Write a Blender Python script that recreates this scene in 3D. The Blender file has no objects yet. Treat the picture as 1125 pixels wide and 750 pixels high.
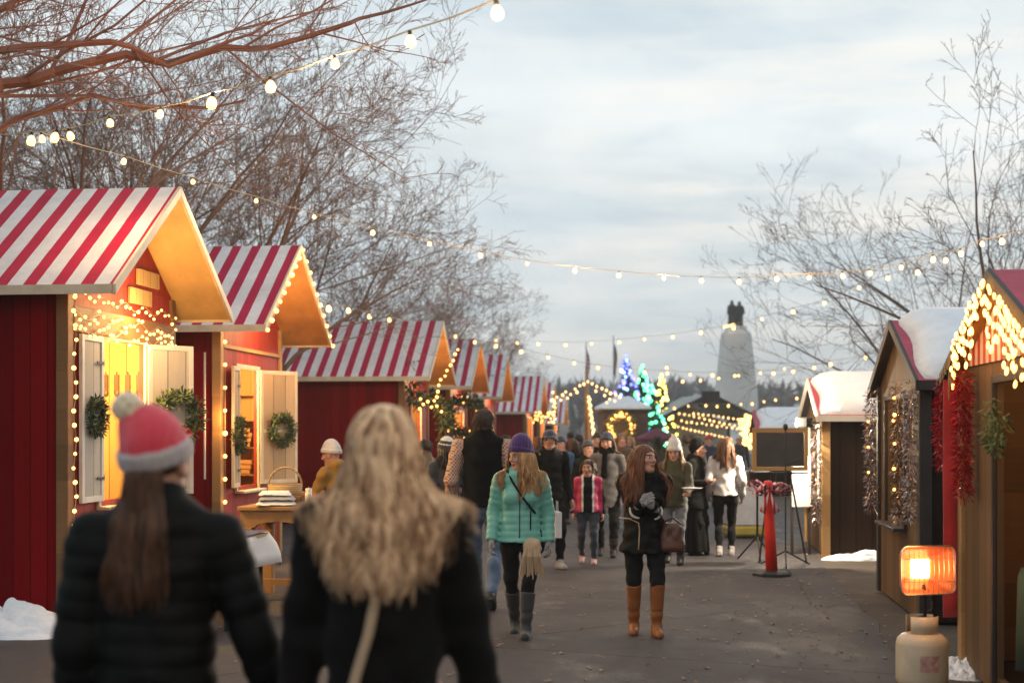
import bpy, math, random
import numpy as np
from mathutils import Vector, Matrix
R = math.radians
C = bpy.context.scene.collection
SC = bpy.context.scene
F, CX, HY, H0 = 1562.5, 562.5, 472.0, 1.62      # 50 mm lens on 36 mm, horizon row, eye height
def P(x, y, d):
    return Vector(((x - CX) / F * d, d, H0 + (HY - y) / F * d))

# ------------------------------------------------------------------ objects
def tag(o, label=None, cat=None, group=None, kind=None):
    if label: o['label'] = label
    if cat: o['category'] = cat
    if group: o['group'] = group
    if kind: o['kind'] = kind
    return o
def thing(name, label, cat, loc=(0, 0, 0), rz=0.0, group=None):
    o = bpy.data.objects.new(name, None); C.objects.link(o)
    o.location = loc; o.rotation_euler = (0, 0, rz); o.empty_display_size = .1
    return tag(o, label, cat, group)
def link_mesh(name, me, parent=None, loc=None):
    o = bpy.data.objects.new(name, me); C.objects.link(o)
    if parent: o.parent = parent
    if loc is not None: o.location = loc
    return o
def copy_tree(o, parent=None):
    c = o.copy(); C.objects.link(c)
    if parent: c.parent = parent
    for ch in list(o.children):
        copy_tree(ch, c)
    return c

class MB:
    """collects shapes and links them as ONE mesh object"""
    def __init__(s): s.v = []; s.f = []; s.m = []
    def add(s, vs, fs, mi=0, M=None):
        b = len(s.v)
        if M is not None: vs = [M @ Vector(p) for p in vs]
        s.v.extend(tuple(p) for p in vs)
        s.f.extend(tuple(i + b for i in q) for q in fs); s.m.extend([mi] * len(fs)); return s
    def box(s, c, d, mi=0, M=None, rot=None):
        hx, hy, hz = d[0] / 2, d[1] / 2, d[2] / 2
        vs = [Vector((sx * hx, sy * hy, sz * hz)) for sz in (-1, 1) for sy in (-1, 1) for sx in (-1, 1)]
        if rot is not None: vs = [rot @ p for p in vs]
        vs = [p + Vector(c) for p in vs]
        return s.add(vs, [(0, 2, 3, 1), (4, 5, 7, 6), (0, 1, 5, 4), (2, 6, 7, 3), (0, 4, 6, 2), (1, 3, 7, 5)], mi, M)
    def b2(s, lo, hi, mi=0, M=None):
        return s.box([(a + b) / 2 for a, b in zip(lo, hi)], [b - a for a, b in zip(lo, hi)], mi, M)
    def prism(s, poly, d, mi=0, M=None):
        """poly = list of 3-D points (planar), extruded by vector d"""
        n = len(poly); d = Vector(d); vs = [Vector(p) for p in poly] + [Vector(p) + d for p in poly]
        fs = [tuple(range(n - 1, -1, -1)), tuple(range(n, 2 * n))] + [(i, (i + 1) % n, n + (i + 1) % n, n + i) for i in range(n)]
        return s.add(vs, fs, mi, M)
    def tube(s, pts, r, n=6, mi=0, M=None, closed=False):
        pts = [Vector(p) for p in pts]; k = len(pts)
        if not hasattr(r, '__len__'): r = [r] * k
        vs = []; up = None
        for i, p in enumerate(pts):
            t = (pts[min(i + 1, k - 1)] - pts[max(i - 1, 0)])
            if closed: t = pts[(i + 1) % k] - pts[i - 1]
            if t.length < 1e-9: t = Vector((0, 0, 1))
            t.normalize()
            if up is None: up = Vector((0, 0, 1)) if abs(t.z) < .9 else Vector((1, 0, 0))
            a = up - t * up.dot(t)
            if a.length < 1e-4: a = t.orthogonal()
            a.normalize(); up = a; b = t.cross(a)
            for j in range(n):
                an = 2 * math.pi * j / n
                vs.append(p + (a * math.cos(an) + b * math.sin(an)) * r[i])
        fs = []
        for i in range(k if closed else k - 1):
            for j in range(n):
                i2 = (i + 1) % k
                fs.append((i * n + j, i * n + (j + 1) % n, i2 * n + (j + 1) % n, i2 * n + j))
        if not closed:
            fs.append(tuple(range(n - 1, -1, -1))); fs.append(tuple((k - 1) * n + j for j in range(n)))
        return s.add(vs, fs, mi, M)
    def lathe(s, prof, n=16, mi=0, M=None):
        vs = []; k = len(prof)
        for r, z in prof:
            for j in range(n):
                an = 2 * math.pi * j / n; vs.append((r * math.cos(an), r * math.sin(an), z))
        fs = [(i * n + j, i * n + (j + 1) % n, (i + 1) * n + (j + 1) % n, (i + 1) * n + j) for i in range(k - 1) for j in range(n)]
        fs += [tuple(range(n - 1, -1, -1)), tuple((k - 1) * n + j for j in range(n))]
        return s.add(vs, fs, mi, M)
    def ball(s, c, r, n=8, m=6, mi=0, M=None, sc=(1, 1, 1)):
        prof = [(math.sin(math.pi * i / m) * r, -math.cos(math.pi * i / m) * r) for i in range(m + 1)]
        prof[0] = (r * .02, -r); prof[-1] = (r * .02, r)
        T = Matrix.Translation(c) @ Matrix.Diagonal((*sc, 1))
        return s.lathe(prof, n, mi, T if M is None else M @ T)
    def mesh(s, mats, smooth=False):
        me = bpy.data.meshes.new('m'); me.from_pydata(s.v, [], s.f)
        for m in (mats if isinstance(mats, (list, tuple)) else [mats]): me.materials.append(m)
        me.polygons.foreach_set('material_index', s.m)
        if smooth: me.polygons.foreach_set('use_smooth', [True] * len(s.f))
        me.update(); return me
    def build(s, name, mats, parent=None, smooth=False, bevel=0.0, loc=None):
        o = link_mesh(name, s.mesh(mats, smooth), parent, loc)
        if bevel:
            b = o.modifiers.new('edge', 'BEVEL'); b.width = bevel; b.segments = 1; b.limit_method = 'ANGLE'
        return o

def np_mesh(name, V, Q, mats, parent=None, mi=None, smooth=True, attr=None):
    """V (n,3), Q (m,k) numpy arrays -> object"""
    me = bpy.data.meshes.new(name); V = np.asarray(V, np.float32); Q = np.asarray(Q, np.int32); k = Q.shape[1]
    me.vertices.add(len(V)); me.vertices.foreach_set('co', V.ravel())
    me.loops.add(Q.size); me.loops.foreach_set('vertex_index', Q.ravel())
    me.polygons.add(len(Q)); me.polygons.foreach_set('loop_start', np.arange(0, Q.size, k, dtype=np.int32))
    try: me.polygons.foreach_set('loop_total', np.full(len(Q), k, np.int32))
    except Exception: pass
    for m in (mats if isinstance(mats, (list, tuple)) else [mats]): me.materials.append(m)
    if mi is not None: me.polygons.foreach_set('material_index', np.asarray(mi, np.int32))
    if smooth: me.polygons.foreach_set('use_smooth', np.ones(len(Q), bool))
    if attr is not None:
        a = me.attributes.new('tone', 'FLOAT', 'POINT'); a.data.foreach_set('value', np.asarray(attr, np.float32))
    me.update(calc_edges=True); me.validate()
    return link_mesh(name, me, parent)

# ------------------------------------------------------------------ materials
class NT:
    def __init__(s, name):
        s.m = bpy.data.materials.new(name); s.m.use_nodes = True; s.t = s.m.node_tree
        s.p = s.t.nodes['Principled BSDF']
    def n(s, typ, **kw):
        nd = s.t.nodes.new(typ)
        for k, v in kw.items():
            if k in nd.inputs.keys(): nd.inputs[k].default_value = v
            else: setattr(nd, k, v)
        return nd
    def l(s, a, b): s.t.links.new(a, b)
    def math(s, op, a, b=None):
        nd = s.t.nodes.new('ShaderNodeMath'); nd.operation = op
        for i, v in enumerate((a, b)):
            if v is None: continue
            if isinstance(v, (int, float)): nd.inputs[i].default_value = v
            else: s.l(v, nd.inputs[i])
        return nd.outputs[0]
    def mix(s, f, a, b, typ='MIX'):
        nd = s.t.nodes.new('ShaderNodeMix'); nd.data_type = 'RGBA'; nd.blend_type = typ
        for i, v in ((0, f), (6, a), (7, b)):
            if isinstance(v, (int, float)): nd.inputs[i].default_value = v
            elif isinstance(v, (tuple, list)): nd.inputs[i].default_value = (*v[:3], 1)
            else: s.l(v, nd.inputs[i])
        return nd.outputs[2]
    def coord(s): return s.t.nodes.new('ShaderNodeTexCoord').outputs['Object']
    def noise(s, sc, det=4, co=None, rough=.6, stretch=None):
        nd = s.n('ShaderNodeTexNoise', Scale=sc, Detail=det, Roughness=rough)
        co = co or s.coord()
        if stretch:
            mp = s.n('ShaderNodeMapping'); mp.inputs['Scale'].default_value = stretch; s.l(co, mp.inputs[0]); co = mp.outputs[0]
        s.l(co, nd.inputs['Vector']); return nd.outputs['Fac']
    def ramp(s, f, stops):
        nd = s.t.nodes.new('ShaderNodeValToRGB'); e = nd.color_ramp.elements
        while len(e) < len(stops): e.new(.5)
        for q, (p, c) in zip(e, stops):
            q.position = p; q.color = (*c, 1) if len(c) == 3 else c
        s.l(f, nd.inputs[0]); return nd.outputs[0]
    def bump(s, h, strength=.3, dist=.01):
        nd = s.n('ShaderNodeBump', Strength=strength, Distance=dist); s.l(h, nd.inputs['Height']); s.l(nd.outputs[0], s.p.inputs['Normal'])
    def base(s, c):
        if isinstance(c, (tuple, list)): s.p.inputs['Base Color'].default_value = (*c[:3], 1)
        else: s.l(c, s.p.inputs['Base Color'])
    def set(s, rough=None, metal=None, spec=None, sheen=None, trans=None):
        for k, v in (('Roughness', rough), ('Metallic', metal), ('Specular IOR Level', spec), ('Sheen Weight', sheen), ('Transmission Weight', trans)):
            if v is not None: s.p.inputs[k].default_value = v
        return s
def sc3(c, k): return tuple(min(1, x * k) for x in c[:3])
def mat(name, col, rough=.6, var=.25, scale=6, metal=0, bump=.15, bscale=60, sheen=None, spec=None, bdist=.004):
    t = NT(name); f = t.noise(scale, 5)
    t.base(t.ramp(f, [(.3, sc3(col, 1 - var)), (.7, sc3(col, 1 + var))]))
    t.set(rough, metal, spec, sheen)
    if bump: t.bump(t.noise(bscale, 3), bump, bdist)
    return t.m
def emit(name, col, strength, sampling=True):
    t = NT(name); t.base((.8, .7, .5)); t.p.inputs['Emission Color'].default_value = (*col, 1); t.p.inputs['Emission Strength'].default_value = strength
    if not sampling:
        try: t.m.cycles.emission_sampling = 'NONE'
        except Exception: pass
    return t.m
def plank(name, col, period=.14, along='h', var=.3, rough=.65, wear=None, grain=1.0, groove=.05, spec=.2):
    """boards; 'h' = boards side by side along x+y (vertical boards), 'z' = boards stacked along z, 'x' / 'y' = along one axis"""
    t = NT(name); co = t.coord(); sp = t.n('ShaderNodeSeparateXYZ'); t.l(co, sp.inputs[0])
    c = {'h': lambda: t.math('ADD', sp.outputs[0], sp.outputs[1]), 'z': lambda: sp.outputs[2], 'x': lambda: sp.outputs[0], 'y': lambda: sp.outputs[1]}[along]()
    q = t.math('DIVIDE', c, period); fr = t.math('FRACT', q); fl = t.math('FLOOR', q)
    wn = t.n('ShaderNodeTexWhiteNoise'); wn.noise_dimensions = '1D'; t.l(fl, wn.inputs['W'])
    st = {'h': (14, 14, 1.2), 'z': (1.2, 1.2, 14), 'x': (14, 1.2, 1.2), 'y': (1.2, 14, 1.2)}[along]
    g = t.noise(4, 6, co, .7, st)
    f = t.math('ADD', t.math('MULTIPLY', wn.outputs['Value'], .45), t.math('MULTIPLY', g, .6 * grain))
    bc = t.ramp(f, [(.15, sc3(col, 1 - var)), (.85, sc3(col, 1 + var))])
    if wear:
        bc = t.mix(t.math('MULTIPLY', t.math('GREATER_THAN', t.noise(3, 8, co, .75), .60), .5), bc, wear)
    line = t.math('LESS_THAN', fr, groove)
    bc = t.mix(line, bc, sc3(col, .35)); t.base(bc); t.set(rough, spec=spec)
    h = t.math('SUBTRACT', t.math('MULTIPLY', g, .25), line); t.bump(h, .5, .004)
    return t.m
def stripes(name, red, white, period, phase=0.0, duty=.5, axis=1, rough=.55):
    t = NT(name); co = t.coord(); sp = t.n('ShaderNodeSeparateXYZ'); t.l(co, sp.inputs[0])
    wob = t.math('MULTIPLY', t.math('SUBTRACT', t.noise(3, 2, co), .5), .012)
    q = t.math('ADD', t.math('DIVIDE', t.math('ADD', sp.outputs[axis], wob), period), phase)
    f = t.math('LESS_THAN', t.math('FRACT', q), duty)
    red2 = t.mix(t.noise(1.1, 6, co, .65), sc3(red, .75), sc3(red, 1.3)); bc = t.mix(f, white, red2)
    dirt = t.math('MULTIPLY', t.math('SUBTRACT', t.noise(2.6, 9, co, .78), .36), 1.0)
    t.base(t.mix(dirt, bc, (.25, .2, .2), 'MULTIPLY')); t.set(rough, spec=.15)
    t.bump(t.noise(35, 4, co), .2, .004); return t.m

M = {}
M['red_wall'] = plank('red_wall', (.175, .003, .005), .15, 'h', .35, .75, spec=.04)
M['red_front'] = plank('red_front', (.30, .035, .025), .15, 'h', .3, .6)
M['pine'] = plank('pine', (.50, .32, .13), .18, 'h', .22, .55)
M['pine_deep'] = plank('pine_deep', (.42, .24, .085), .14, 'h', .25, .55)
M['ply'] = mat('ply', (.58, .385, .16), .6, .18, 3, bump=.1, bscale=25)
M['ply_orange'] = mat('ply_orange', (.50, .25, .085), .6, .22, 3, bump=.1, bscale=25)
M['trim'] = mat('trim', (.62, .52, .38), .55, .15, 5)
M['white_trim'] = mat('white_trim', (.68, .64, .58), .55, .1, 5)
M['post'] = plank('post', (.20, .105, .045), .3, 'z', .3, .6, groove=0)
M['post_light'] = plank('post_light', (.38, .22, .09), .4, 'z', .25, .6, groove=0)
M['shutter_white'] = plank('shutter_white', (.48, .45, .40), .2, 'h', .22, .7, wear=(.30, .25, .2))
M['shutter_pine'] = plank('shutter_pine', (.46, .32, .19), .2, 'h', .25, .6)
M['bench_wood'] = plank('bench_wood', (.40, .215, .085), .16, 'y', .3, .55)
M['dark_wall'] = plank('dark_wall', (.028, .017, .012), .2, 'h', .3, .8, spec=.05)
M['front_brown'] = plank('front_brown', (.13, .075, .034), .19, 'h', .35, .65)
M['dark_trim'] = mat('dark_trim', (.035, .025, .022), .6, .3, 5)
M['roof_stripe'] = stripes('roof_stripe', (.46, .010, .045), (.74, .72, .72), .245, .02, .46)
M['roof_stripe_b'] = stripes('roof_stripe_b', (.44, .010, .06), (.74, .73, .75), .245, -.05, .46)
M['roof_red'] = mat('roof_red', (.42, .03, .07), .6, .2, 4)
M['black'] = mat('black', (.012, .012, .013), .5, .3, 8, bump=.05)
M['iron'] = mat('iron', (.03, .03, .032), .45, .3, 20, metal=.6)
M['steel'] = mat('steel', (.5, .5, .5), .35, .15, 20, metal=1)
M['snow'] = mat('snow', (.82, .84, .88), .75, .06, 5, bump=.5, bscale=18, bdist=.03)
M['cloth_white'] = mat('cloth_white', (.72, .70, .70), .85, .06, 4, sheen=.2, bump=.2, bscale=200)
M['cloth_navy'] = mat('cloth_navy', (.05, .06, .16), .85, .2, 4)
M['cloth_green'] = mat('cloth_green', (.045, .085, .05), .85, .2, 4)
M['red_cloth'] = mat('red_cloth', (.50, .02, .02), .75, .2, 6, sheen=.3)
M['ever'] = mat('ever', (.035, .06, .025), .7, .5, 15)
M['ever_light'] = mat('ever_light', (.09, .12, .035), .7, .5, 15)
M['tinsel_red'] = mat('tinsel_red', (.42, .006, .012), .3, .5, 60, metal=.55)
M['tinsel_silver'] = mat('tinsel_silver', (.50, .40, .38), .25, .5, 60, metal=.9)
M['wicker'] = plank('wicker', (.42, .28, .14), .02, 'z', .4, .7, groove=.2)
M['bulb'] = emit('bulb', (1, .50, .14), 3.6)
M['bulb_far'] = emit('bulb_far', (1, .53, .18), 3.3, False)
M['fairy'] = emit('fairy', (1, .43, .09), 4.6, False)
M['wire'] = mat('wire', (.18, .15, .08), .6, .2, 8, bump=0)
M['wire_warm'] = mat('wire_warm', (.45, .33, .16), .5, .2, 8, bump=0)
# ------------------------------------------------------------------ camera, sky, sun
cam = bpy.data.cameras.new('camera'); cam.lens = 50; cam.sensor_width = 36; cam.clip_end = 2000
cam.shift_y = 97 / 1125
cam.dof.use_dof = True; cam.dof.focus_distance = 11.6; cam.dof.aperture_fstop = 1.9; cam.dof.aperture_blades = 0
co = bpy.data.objects.new('camera', cam); C.objects.link(co); co.location = (0, 0, H0); co.rotation_euler = (R(90), 0, 0); SC.camera = co
SC.view_settings.view_transform = 'Standard'; SC.view_settings.look = 'None'; SC.view_settings.gamma = 1; SC.view_settings.exposure = 0.4
SC.view_settings.use_curve_mapping = False
SC.cycles.use_denoising = True; SC.cycles.sample_clamp_indirect = 4; SC.cycles.max_bounces = 6
SC.cycles.caustics_reflective = False; SC.cycles.caustics_refractive = False
SUN_EL, SUN_AZ = R(4), R(28)      # low behind the cloud, ahead and to the right (azimuth from +Y towards +X)
w = bpy.data.worlds.new('World'); SC.world = w; w.use_nodes = True; t = w.node_tree
bg = t.nodes['Background']; bg.inputs[1].default_value = .15
def wn(typ, **kw):
    n = t.nodes.new(typ)
    for k, v in kw.items():
        if k in n.inputs.keys(): n.inputs[k].default_value = v
        else: setattr(n, k, v)
    return n
sky = wn('ShaderNodeTexSky'); sky.sky_type = 'NISHITA'; sky.sun_disc = False; sky.sun_elevation = SUN_EL; sky.sun_rotation = SUN_AZ
sky.air_density = 1.0; sky.dust_density = .6
tc = wn('ShaderNodeTexCoord'); sp = wn('ShaderNodeSeparateXYZ'); t.links.new(tc.outputs['Generated'], sp.inputs[0])
def wm(op, a, b=None, c=None):
    n = t.nodes.new('ShaderNodeMath'); n.operation = op
    for i, v in enumerate((a, b, c)):
        if v is None: continue
        if isinstance(v, (int, float)): n.inputs[i].default_value = v
        else: t.links.new(v, n.inputs[i])
    return n.outputs[0]
def wmix(f, a, b):
    n = t.nodes.new('ShaderNodeMix'); n.data_type = 'RGBA'
    for i, v in ((0, f), (6, a), (7, b)):
        if isinstance(v, (int, float)): n.inputs[i].default_value = v
        elif isinstance(v, tuple): n.inputs[i].default_value = (*v, 1)
        else: t.links.new(v, n.inputs[i])
    return n.outputs[2]
zz = wm('ADD', wm('MAXIMUM', sp.outputs[2], 0.0), .10)
cmb = wn('ShaderNodeCombineXYZ'); t.links.new(wm('DIVIDE', sp.outputs[0], zz), cmb.inputs[0]); t.links.new(wm('DIVIDE', sp.outputs[1], zz), cmb.inputs[1])
mp = wn('ShaderNodeMapping'); mp.inputs['Scale'].default_value = (.55, .85, 1); mp.inputs['Location'].default_value = (3.1, 1.7, 0); t.links.new(cmb.outputs[0], mp.inputs[0])
n1 = wn('ShaderNodeTexNoise', Scale=1.3, Detail=7, Roughness=.55, Distortion=.5); t.links.new(mp.outputs[0], n1.inputs['Vector'])
rp = wn('ShaderNodeValToRGB'); e = rp.color_ramp.elements; e[0].position = .36; e[0].color = (0, 0, 0, 1); e[1].position = .66; e[1].color = (1, 1, 1, 1)
t.links.new(n1.outputs['Fac'], rp.inputs[0])
K = 6.667   # undoes the Background strength for the two cloud tones
dark_c = tuple(x * K for x in (.36, .435, .48)); lite_c = tuple(x * K for x in (.54, .585, .61))
cl = wmix(rp.outputs[0], dark_c, lite_c)
# broken cloud: smaller soft patches over the whole sky
n3 = wn('ShaderNodeTexNoise', Scale=4.2, Detail=7, Roughness=.58, Distortion=.35)
mp3 = wn('ShaderNodeMapping'); mp3.inputs['Scale'].default_value = (1, 1, 3.4); mp3.inputs['Location'].default_value = (.4, .2, .3); t.links.new(tc.outputs['Generated'], mp3.inputs[0]); t.links.new(mp3.outputs[0], n3.inputs['Vector'])
r3 = wn('ShaderNodeValToRGB'); e = r3.color_ramp.elements; e[0].position = .47; e[0].color = (0, 0, 0, 1); e[1].position = .64; e[1].color = (1, 1, 1, 1); t.links.new(n3.outputs['Fac'], r3.inputs[0])
r4 = wn('ShaderNodeValToRGB'); e = r4.color_ramp.elements; e[0].position = .34; e[0].color = (1, 1, 1, 1); e[1].position = .48; e[1].color = (0, 0, 0, 1); t.links.new(n3.outputs['Fac'], r4.inputs[0])
# a long blue-grey cloud bank low in the sky, bright clearing above it
wv = wm('ADD', sp.outputs[2], wm('MULTIPLY', wm('SUBTRACT', n1.outputs['Fac'], .5), .10))
bk = wm('MULTIPLY', wm('POWER', 2.718, wm('MULTIPLY', wm('POWER', wm('MULTIPLY', wm('SUBTRACT', wv, .128), 34.0), 2.0), -1.0)), .75)
brt = wm('MULTIPLY', wm('POWER', 2.718, wm('MULTIPLY', wm('POWER', wm('MULTIPLY', wm('SUBTRACT', wv, .205), 22.0), 2.0), -1.0)), wm('MULTIPLY', wm('POWER', wm('MAXIMUM', wm('ADD', wm('MULTIPLY', sp.outputs[0], .6), wm('MULTIPLY', sp.outputs[1], .8)), 0.0), 3.0), .8))
cl = wmix(brt, cl, tuple(x * K for x in (.60, .635, .645)))
cl = wmix(bk, cl, tuple(x * K for x in (.39, .455, .50)))
cl = wmix(wm('MULTIPLY', r3.outputs[0], .55), cl, tuple(x * K for x in (.61, .635, .63)))
cl = wmix(wm('MULTIPLY', r4.outputs[0], .55), cl, tuple(x * K for x in (.35, .42, .47)))
# warm glow low over the far right where the sun sits behind the cloud
gd = Vector((math.sin(R(13)), math.cos(R(13)), .11)).normalized()
dp = wn('ShaderNodeVectorMath'); dp.operation = 'DOT_PRODUCT'; dp.inputs[1].default_value = gd; t.links.new(tc.outputs['Generated'], dp.inputs[0])
gl = wm('POWER', wm('MAXIMUM', dp.outputs['Value'], 0.0), 40.0)
n2 = wn('ShaderNodeTexNoise', Scale=2.2, Detail=6, Roughness=.6)
mp2 = wn('ShaderNodeMapping'); mp2.inputs['Scale'].default_value = (1.5, 1.5, 14); t.links.new(tc.outputs['Generated'], mp2.inputs[0]); t.links.new(mp2.outputs[0], n2.inputs['Vector'])
r2 = wn('ShaderNodeValToRGB'); e = r2.color_ramp.elements; e[0].position = .45; e[0].color = (0, 0, 0, 1); e[1].position = .66; e[1].color = (1, 1, 1, 1); t.links.new(n2.outputs['Fac'], r2.inputs[0])
cl = wmix(wm('MULTIPLY', wm('MULTIPLY', gl, r2.outputs[0]), .9), cl, tuple(x * K for x in (.70, .66, .60)))
# the sky behind the camera, away from the sunset, is darker
az = wm('MULTIPLY_ADD', sp.outputs[1], .20, 1.10)
fin = wmix(.97, sky.outputs[0], cl)
vm = wn('ShaderNodeVectorMath'); vm.operation = 'SCALE'; t.links.new(fin, vm.inputs[0]); t.links.new(az, vm.inputs['Scale']); fin = vm.outputs[0]
t.links.new(fin, bg.inputs[0])
sl = bpy.data.lights.new('sun', 'SUN'); sl.energy = .5; sl.angle = R(14); sl.color = (1, .86, .72)
so = bpy.data.objects.new('sun', sl); C.objects.link(so)
sd = Vector((math.sin(SUN_AZ) * math.cos(R(10)), math.cos(SUN_AZ) * math.cos(R(10)), math.sin(R(10))))
so.rotation_euler = sd.to_track_quat('Z', 'Y').to_euler(); so.location = (20, 40, 30)

def lamp(p, energy, col=(1, .62, .26), r=.12):
    l = bpy.data.lights.new('lamp', 'POINT'); l.energy = energy; l.color = col; l.shadow_soft_size = r
    o = bpy.data.objects.new('lamp', l); C.objects.link(o); o.location = p; return o

# ------------------------------------------------------------------ ground
t_ = NT('ground_dirt'); n_ = t_.noise(1.3, 9, None, .7); t_.base(t_.ramp(n_, [(.3, (.06, .045, .036)), (.55, (.11, .083, .064)), (.75, (.18, .14, .11))])); t_.set(.95)
t_.bump(t_.noise(14, 8, None, .8), .7, .03); M['dirt'] = t_.m
t_ = NT('asphalt'); a_ = t_.noise(.6, 6, None, .65); b_ = t_.noise(160, 3, None, .8); c_ = t_.noise(7, 6, None, .7)
bc = t_.ramp(a_, [(.3, (.036, .030, .031)), (.7, (.076, .064, .065))])
bc = t_.mix(t_.math('MULTIPLY', t_.math('GREATER_THAN', b_, .63), .55), bc, (.16, .15, .15))
bc = t_.mix(t_.math('MULTIPLY', t_.math('SUBTRACT', c_, .45), 1.1), bc, (.025, .022, .022))
v_ = t_.n('ShaderNodeTexVoronoi', Scale=.32, feature='DISTANCE_TO_EDGE'); mpn = t_.n('ShaderNodeMix'); mpn.data_type = 'VECTOR'; mpn.inputs[0].default_value = .12
nz = t_.n('ShaderNodeTexNoise', Scale=2.5, Detail=5); cc = t_.coord(); t_.l(cc, nz.inputs['Vector']); t_.l(cc, mpn.inputs[4]); t_.l(nz.outputs['Color'], mpn.inputs[5]); t_.l(mpn.outputs[1], v_.inputs['Vector'])
crack = t_.math('LESS_THAN', v_.outputs['Distance'], .004)
bc = t_.mix(t_.math('MULTIPLY', crack, .7), bc, (.012, .011, .011)); dmp = t_.ramp(t_.noise(.85, 7, None, .68, (1.6, .7, 1)), [(.54, (0, 0, 0)), (.66, (1, 1, 1))])
bc = t_.mix(t_.math('MULTIPLY', dmp, .55), bc, (.020, .017, .018)); t_.base(bc)
rr = t_.mix(t_.math('MULTIPLY', dmp, .85), t_.ramp(a_, [(.35, (.55,) * 3), (.65, (.85,) * 3)]), (.40, .40, .40)); t_.l(rr, t_.p.inputs['Roughness']); t_.set(spec=.33)
t_.bump(t_.math('SUBTRACT', b_, crack), .35, .006); M['asphalt'] = t_.m
tag(MB().add([(-600, -60, 0), (600, -60, 0), (600, 900, 0), (-600, 900, 0)], [(0, 1, 2, 3)]).build('ground', M['dirt']), kind='structure')
AX = lambda d: 2.79 + .139 * (d - 10.2)          # right edge of the asphalt
rng = random.Random(3)
ys = [-20 + i * .8 for i in range(126)]
rv = [(AX(y) + rng.uniform(-.06, .06), y, .004) for y in ys]; lv = [(-8 + .13 * y, y, .004) for y in ys]
m = MB(); m.add(lv + rv, [(i, len(ys) + i, len(ys) + i + 1, i + 1) for i in range(len(ys) - 1)]); tag(m.build('road', M['asphalt']), kind='structure')

# fallen leaves: nobody could count them
M['leaf'] = mat('leaf', (.25, .175, .12), .8, .7, 1.5, bump=0)
m = MB()
for i in range(1000):
    d = rng.uniform(6, 30) if i > 350 else rng.uniform(7, 14)
    x = rng.uniform(-3.0, AX(d) + .3) if rng.random() < .6 else AX(d) - abs(rng.gauss(0, .9))
    s = rng.uniform(.008, .030); a = rng.uniform(0, 6.28); tl = rng.uniform(-.25, .25); h = rng.uniform(.006, .012)
    T = Matrix.Translation((x, d, h)) @ Matrix.Rotation(a, 4, 'Z') @ Matrix.Rotation(tl, 4, 'X')
    m.add([(-s, 0, .3 * s), (0, -s * .6, 0), (s * 1.2, 0, .5 * s), (0, s * .6, .1 * s)], [(0, 1, 2, 3)], 0, T)
tag(m.build('fallen_leaves', M['leaf']), 'small pale brown fallen leaves scattered over the asphalt', 'leaves', kind='stuff')

# hills and the far wood
M['hill'] = mat('hill', (.19, .155, .13), .95, .3, .03, bump=0)
m = MB(); nx, ny = 60, 14; rows = []
for j in range(ny):
    for i in range(nx):
        x = -330 + 660 * i / (nx - 1); y = 170 + 34 * j
        s = j / (ny - 1); z = -0.5 + (math.sin(s * math.pi / 2) * (11 + 3.0 * math.sin(x * .017 + 1) + 1.5 * math.sin(x * .05)))
        rows.append((x, y, z))
m.add(rows, [(j * nx + i, j * nx + i + 1, (j + 1) * nx + i + 1, (j + 1) * nx + i) for j in range(ny - 1) for i in range(nx - 1)])
tag(m.build('hill', M['hill'], smooth=True), kind='structure')
M['wood_far'] = mat('wood_far', (.15, .125, .115), .95, .35, .08, bump=0)
M['wood_ever'] = mat('wood_ever', (.06, .07, .065), .95, .35, .08, bump=0)
m = MB()
for i in range(1700):
    x = rng.uniform(-230, 260); y = rng.uniform(165, 520); s = (y - 170) / 442
    z = -.5 + (math.sin(max(0, min(1, s)) * math.pi / 2) * (11 + 3 * math.sin(x * .017 + 1) + 1.5 * math.sin(x * .05)))
    h = rng.uniform(4, 8) * (1 if y < 400 else .7); ev = rng.random() < .07
    if ev:
        for k in range(4):
            zz_ = z + h * (.1 + .22 * k); r = h * .22 * (1 - k / 4.6)
            m.lathe([(r, 0), (r * .1, h * .34)], 6, 1, Matrix.Translation((x, y, zz_)) @ Matrix.Rotation(rng.random() * 6, 4, 'Z'))
    else:
        for k in range(20):
            a = rng.uniform(0, 6.28); e_ = rng.uniform(.15, 1.3); L = h * rng.uniform(.35, .65)
            b0 = Vector((x, y, z + h * rng.uniform(.15, .45))); b1 = b0 + Vector((math.cos(a) * math.cos(e_), math.sin(a) * math.cos(e_), math.sin(e_))) * L
            n_ = Vector((rng.uniform(-1, 1), rng.uniform(-1, 1), rng.uniform(-.3, .3))).normalized() * h * .07
            mid = (b0 + b1) / 2
            m.add([b0, mid + n_, b1, mid - n_], [(0, 1, 2, 3)], 0)
        m.tube([(x, y, z), (x, y, z + h * .6)], [h * .03, h * .012], 4, 0)
tag(m.build('far_wood', [M['wood_far'], M['wood_ever']]), 'hazy brown winter wood covering the far hillside', 'woods', kind='stuff')

# thin evening air: far hill and monument fade a little
t_ = bpy.data.materials.new('air'); t_.use_nodes = True; nt = t_.node_tree; nt.nodes.remove(nt.nodes['Principled BSDF']); pv = nt.nodes.new('ShaderNodeVolumePrincipled')
pv.inputs['Color'].default_value = (.85, .88, .92, 1); pv.inputs['Density'].default_value = .0010; pv.inputs['Anisotropy'].default_value = .2
nt.links.new(pv.outputs[0], nt.nodes['Material Output'].inputs['Volume'])
m = MB(); m.b2((-640, -80, -3), (640, 940, 40)); tag(m.build('haze', t_), kind='stuff')
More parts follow.
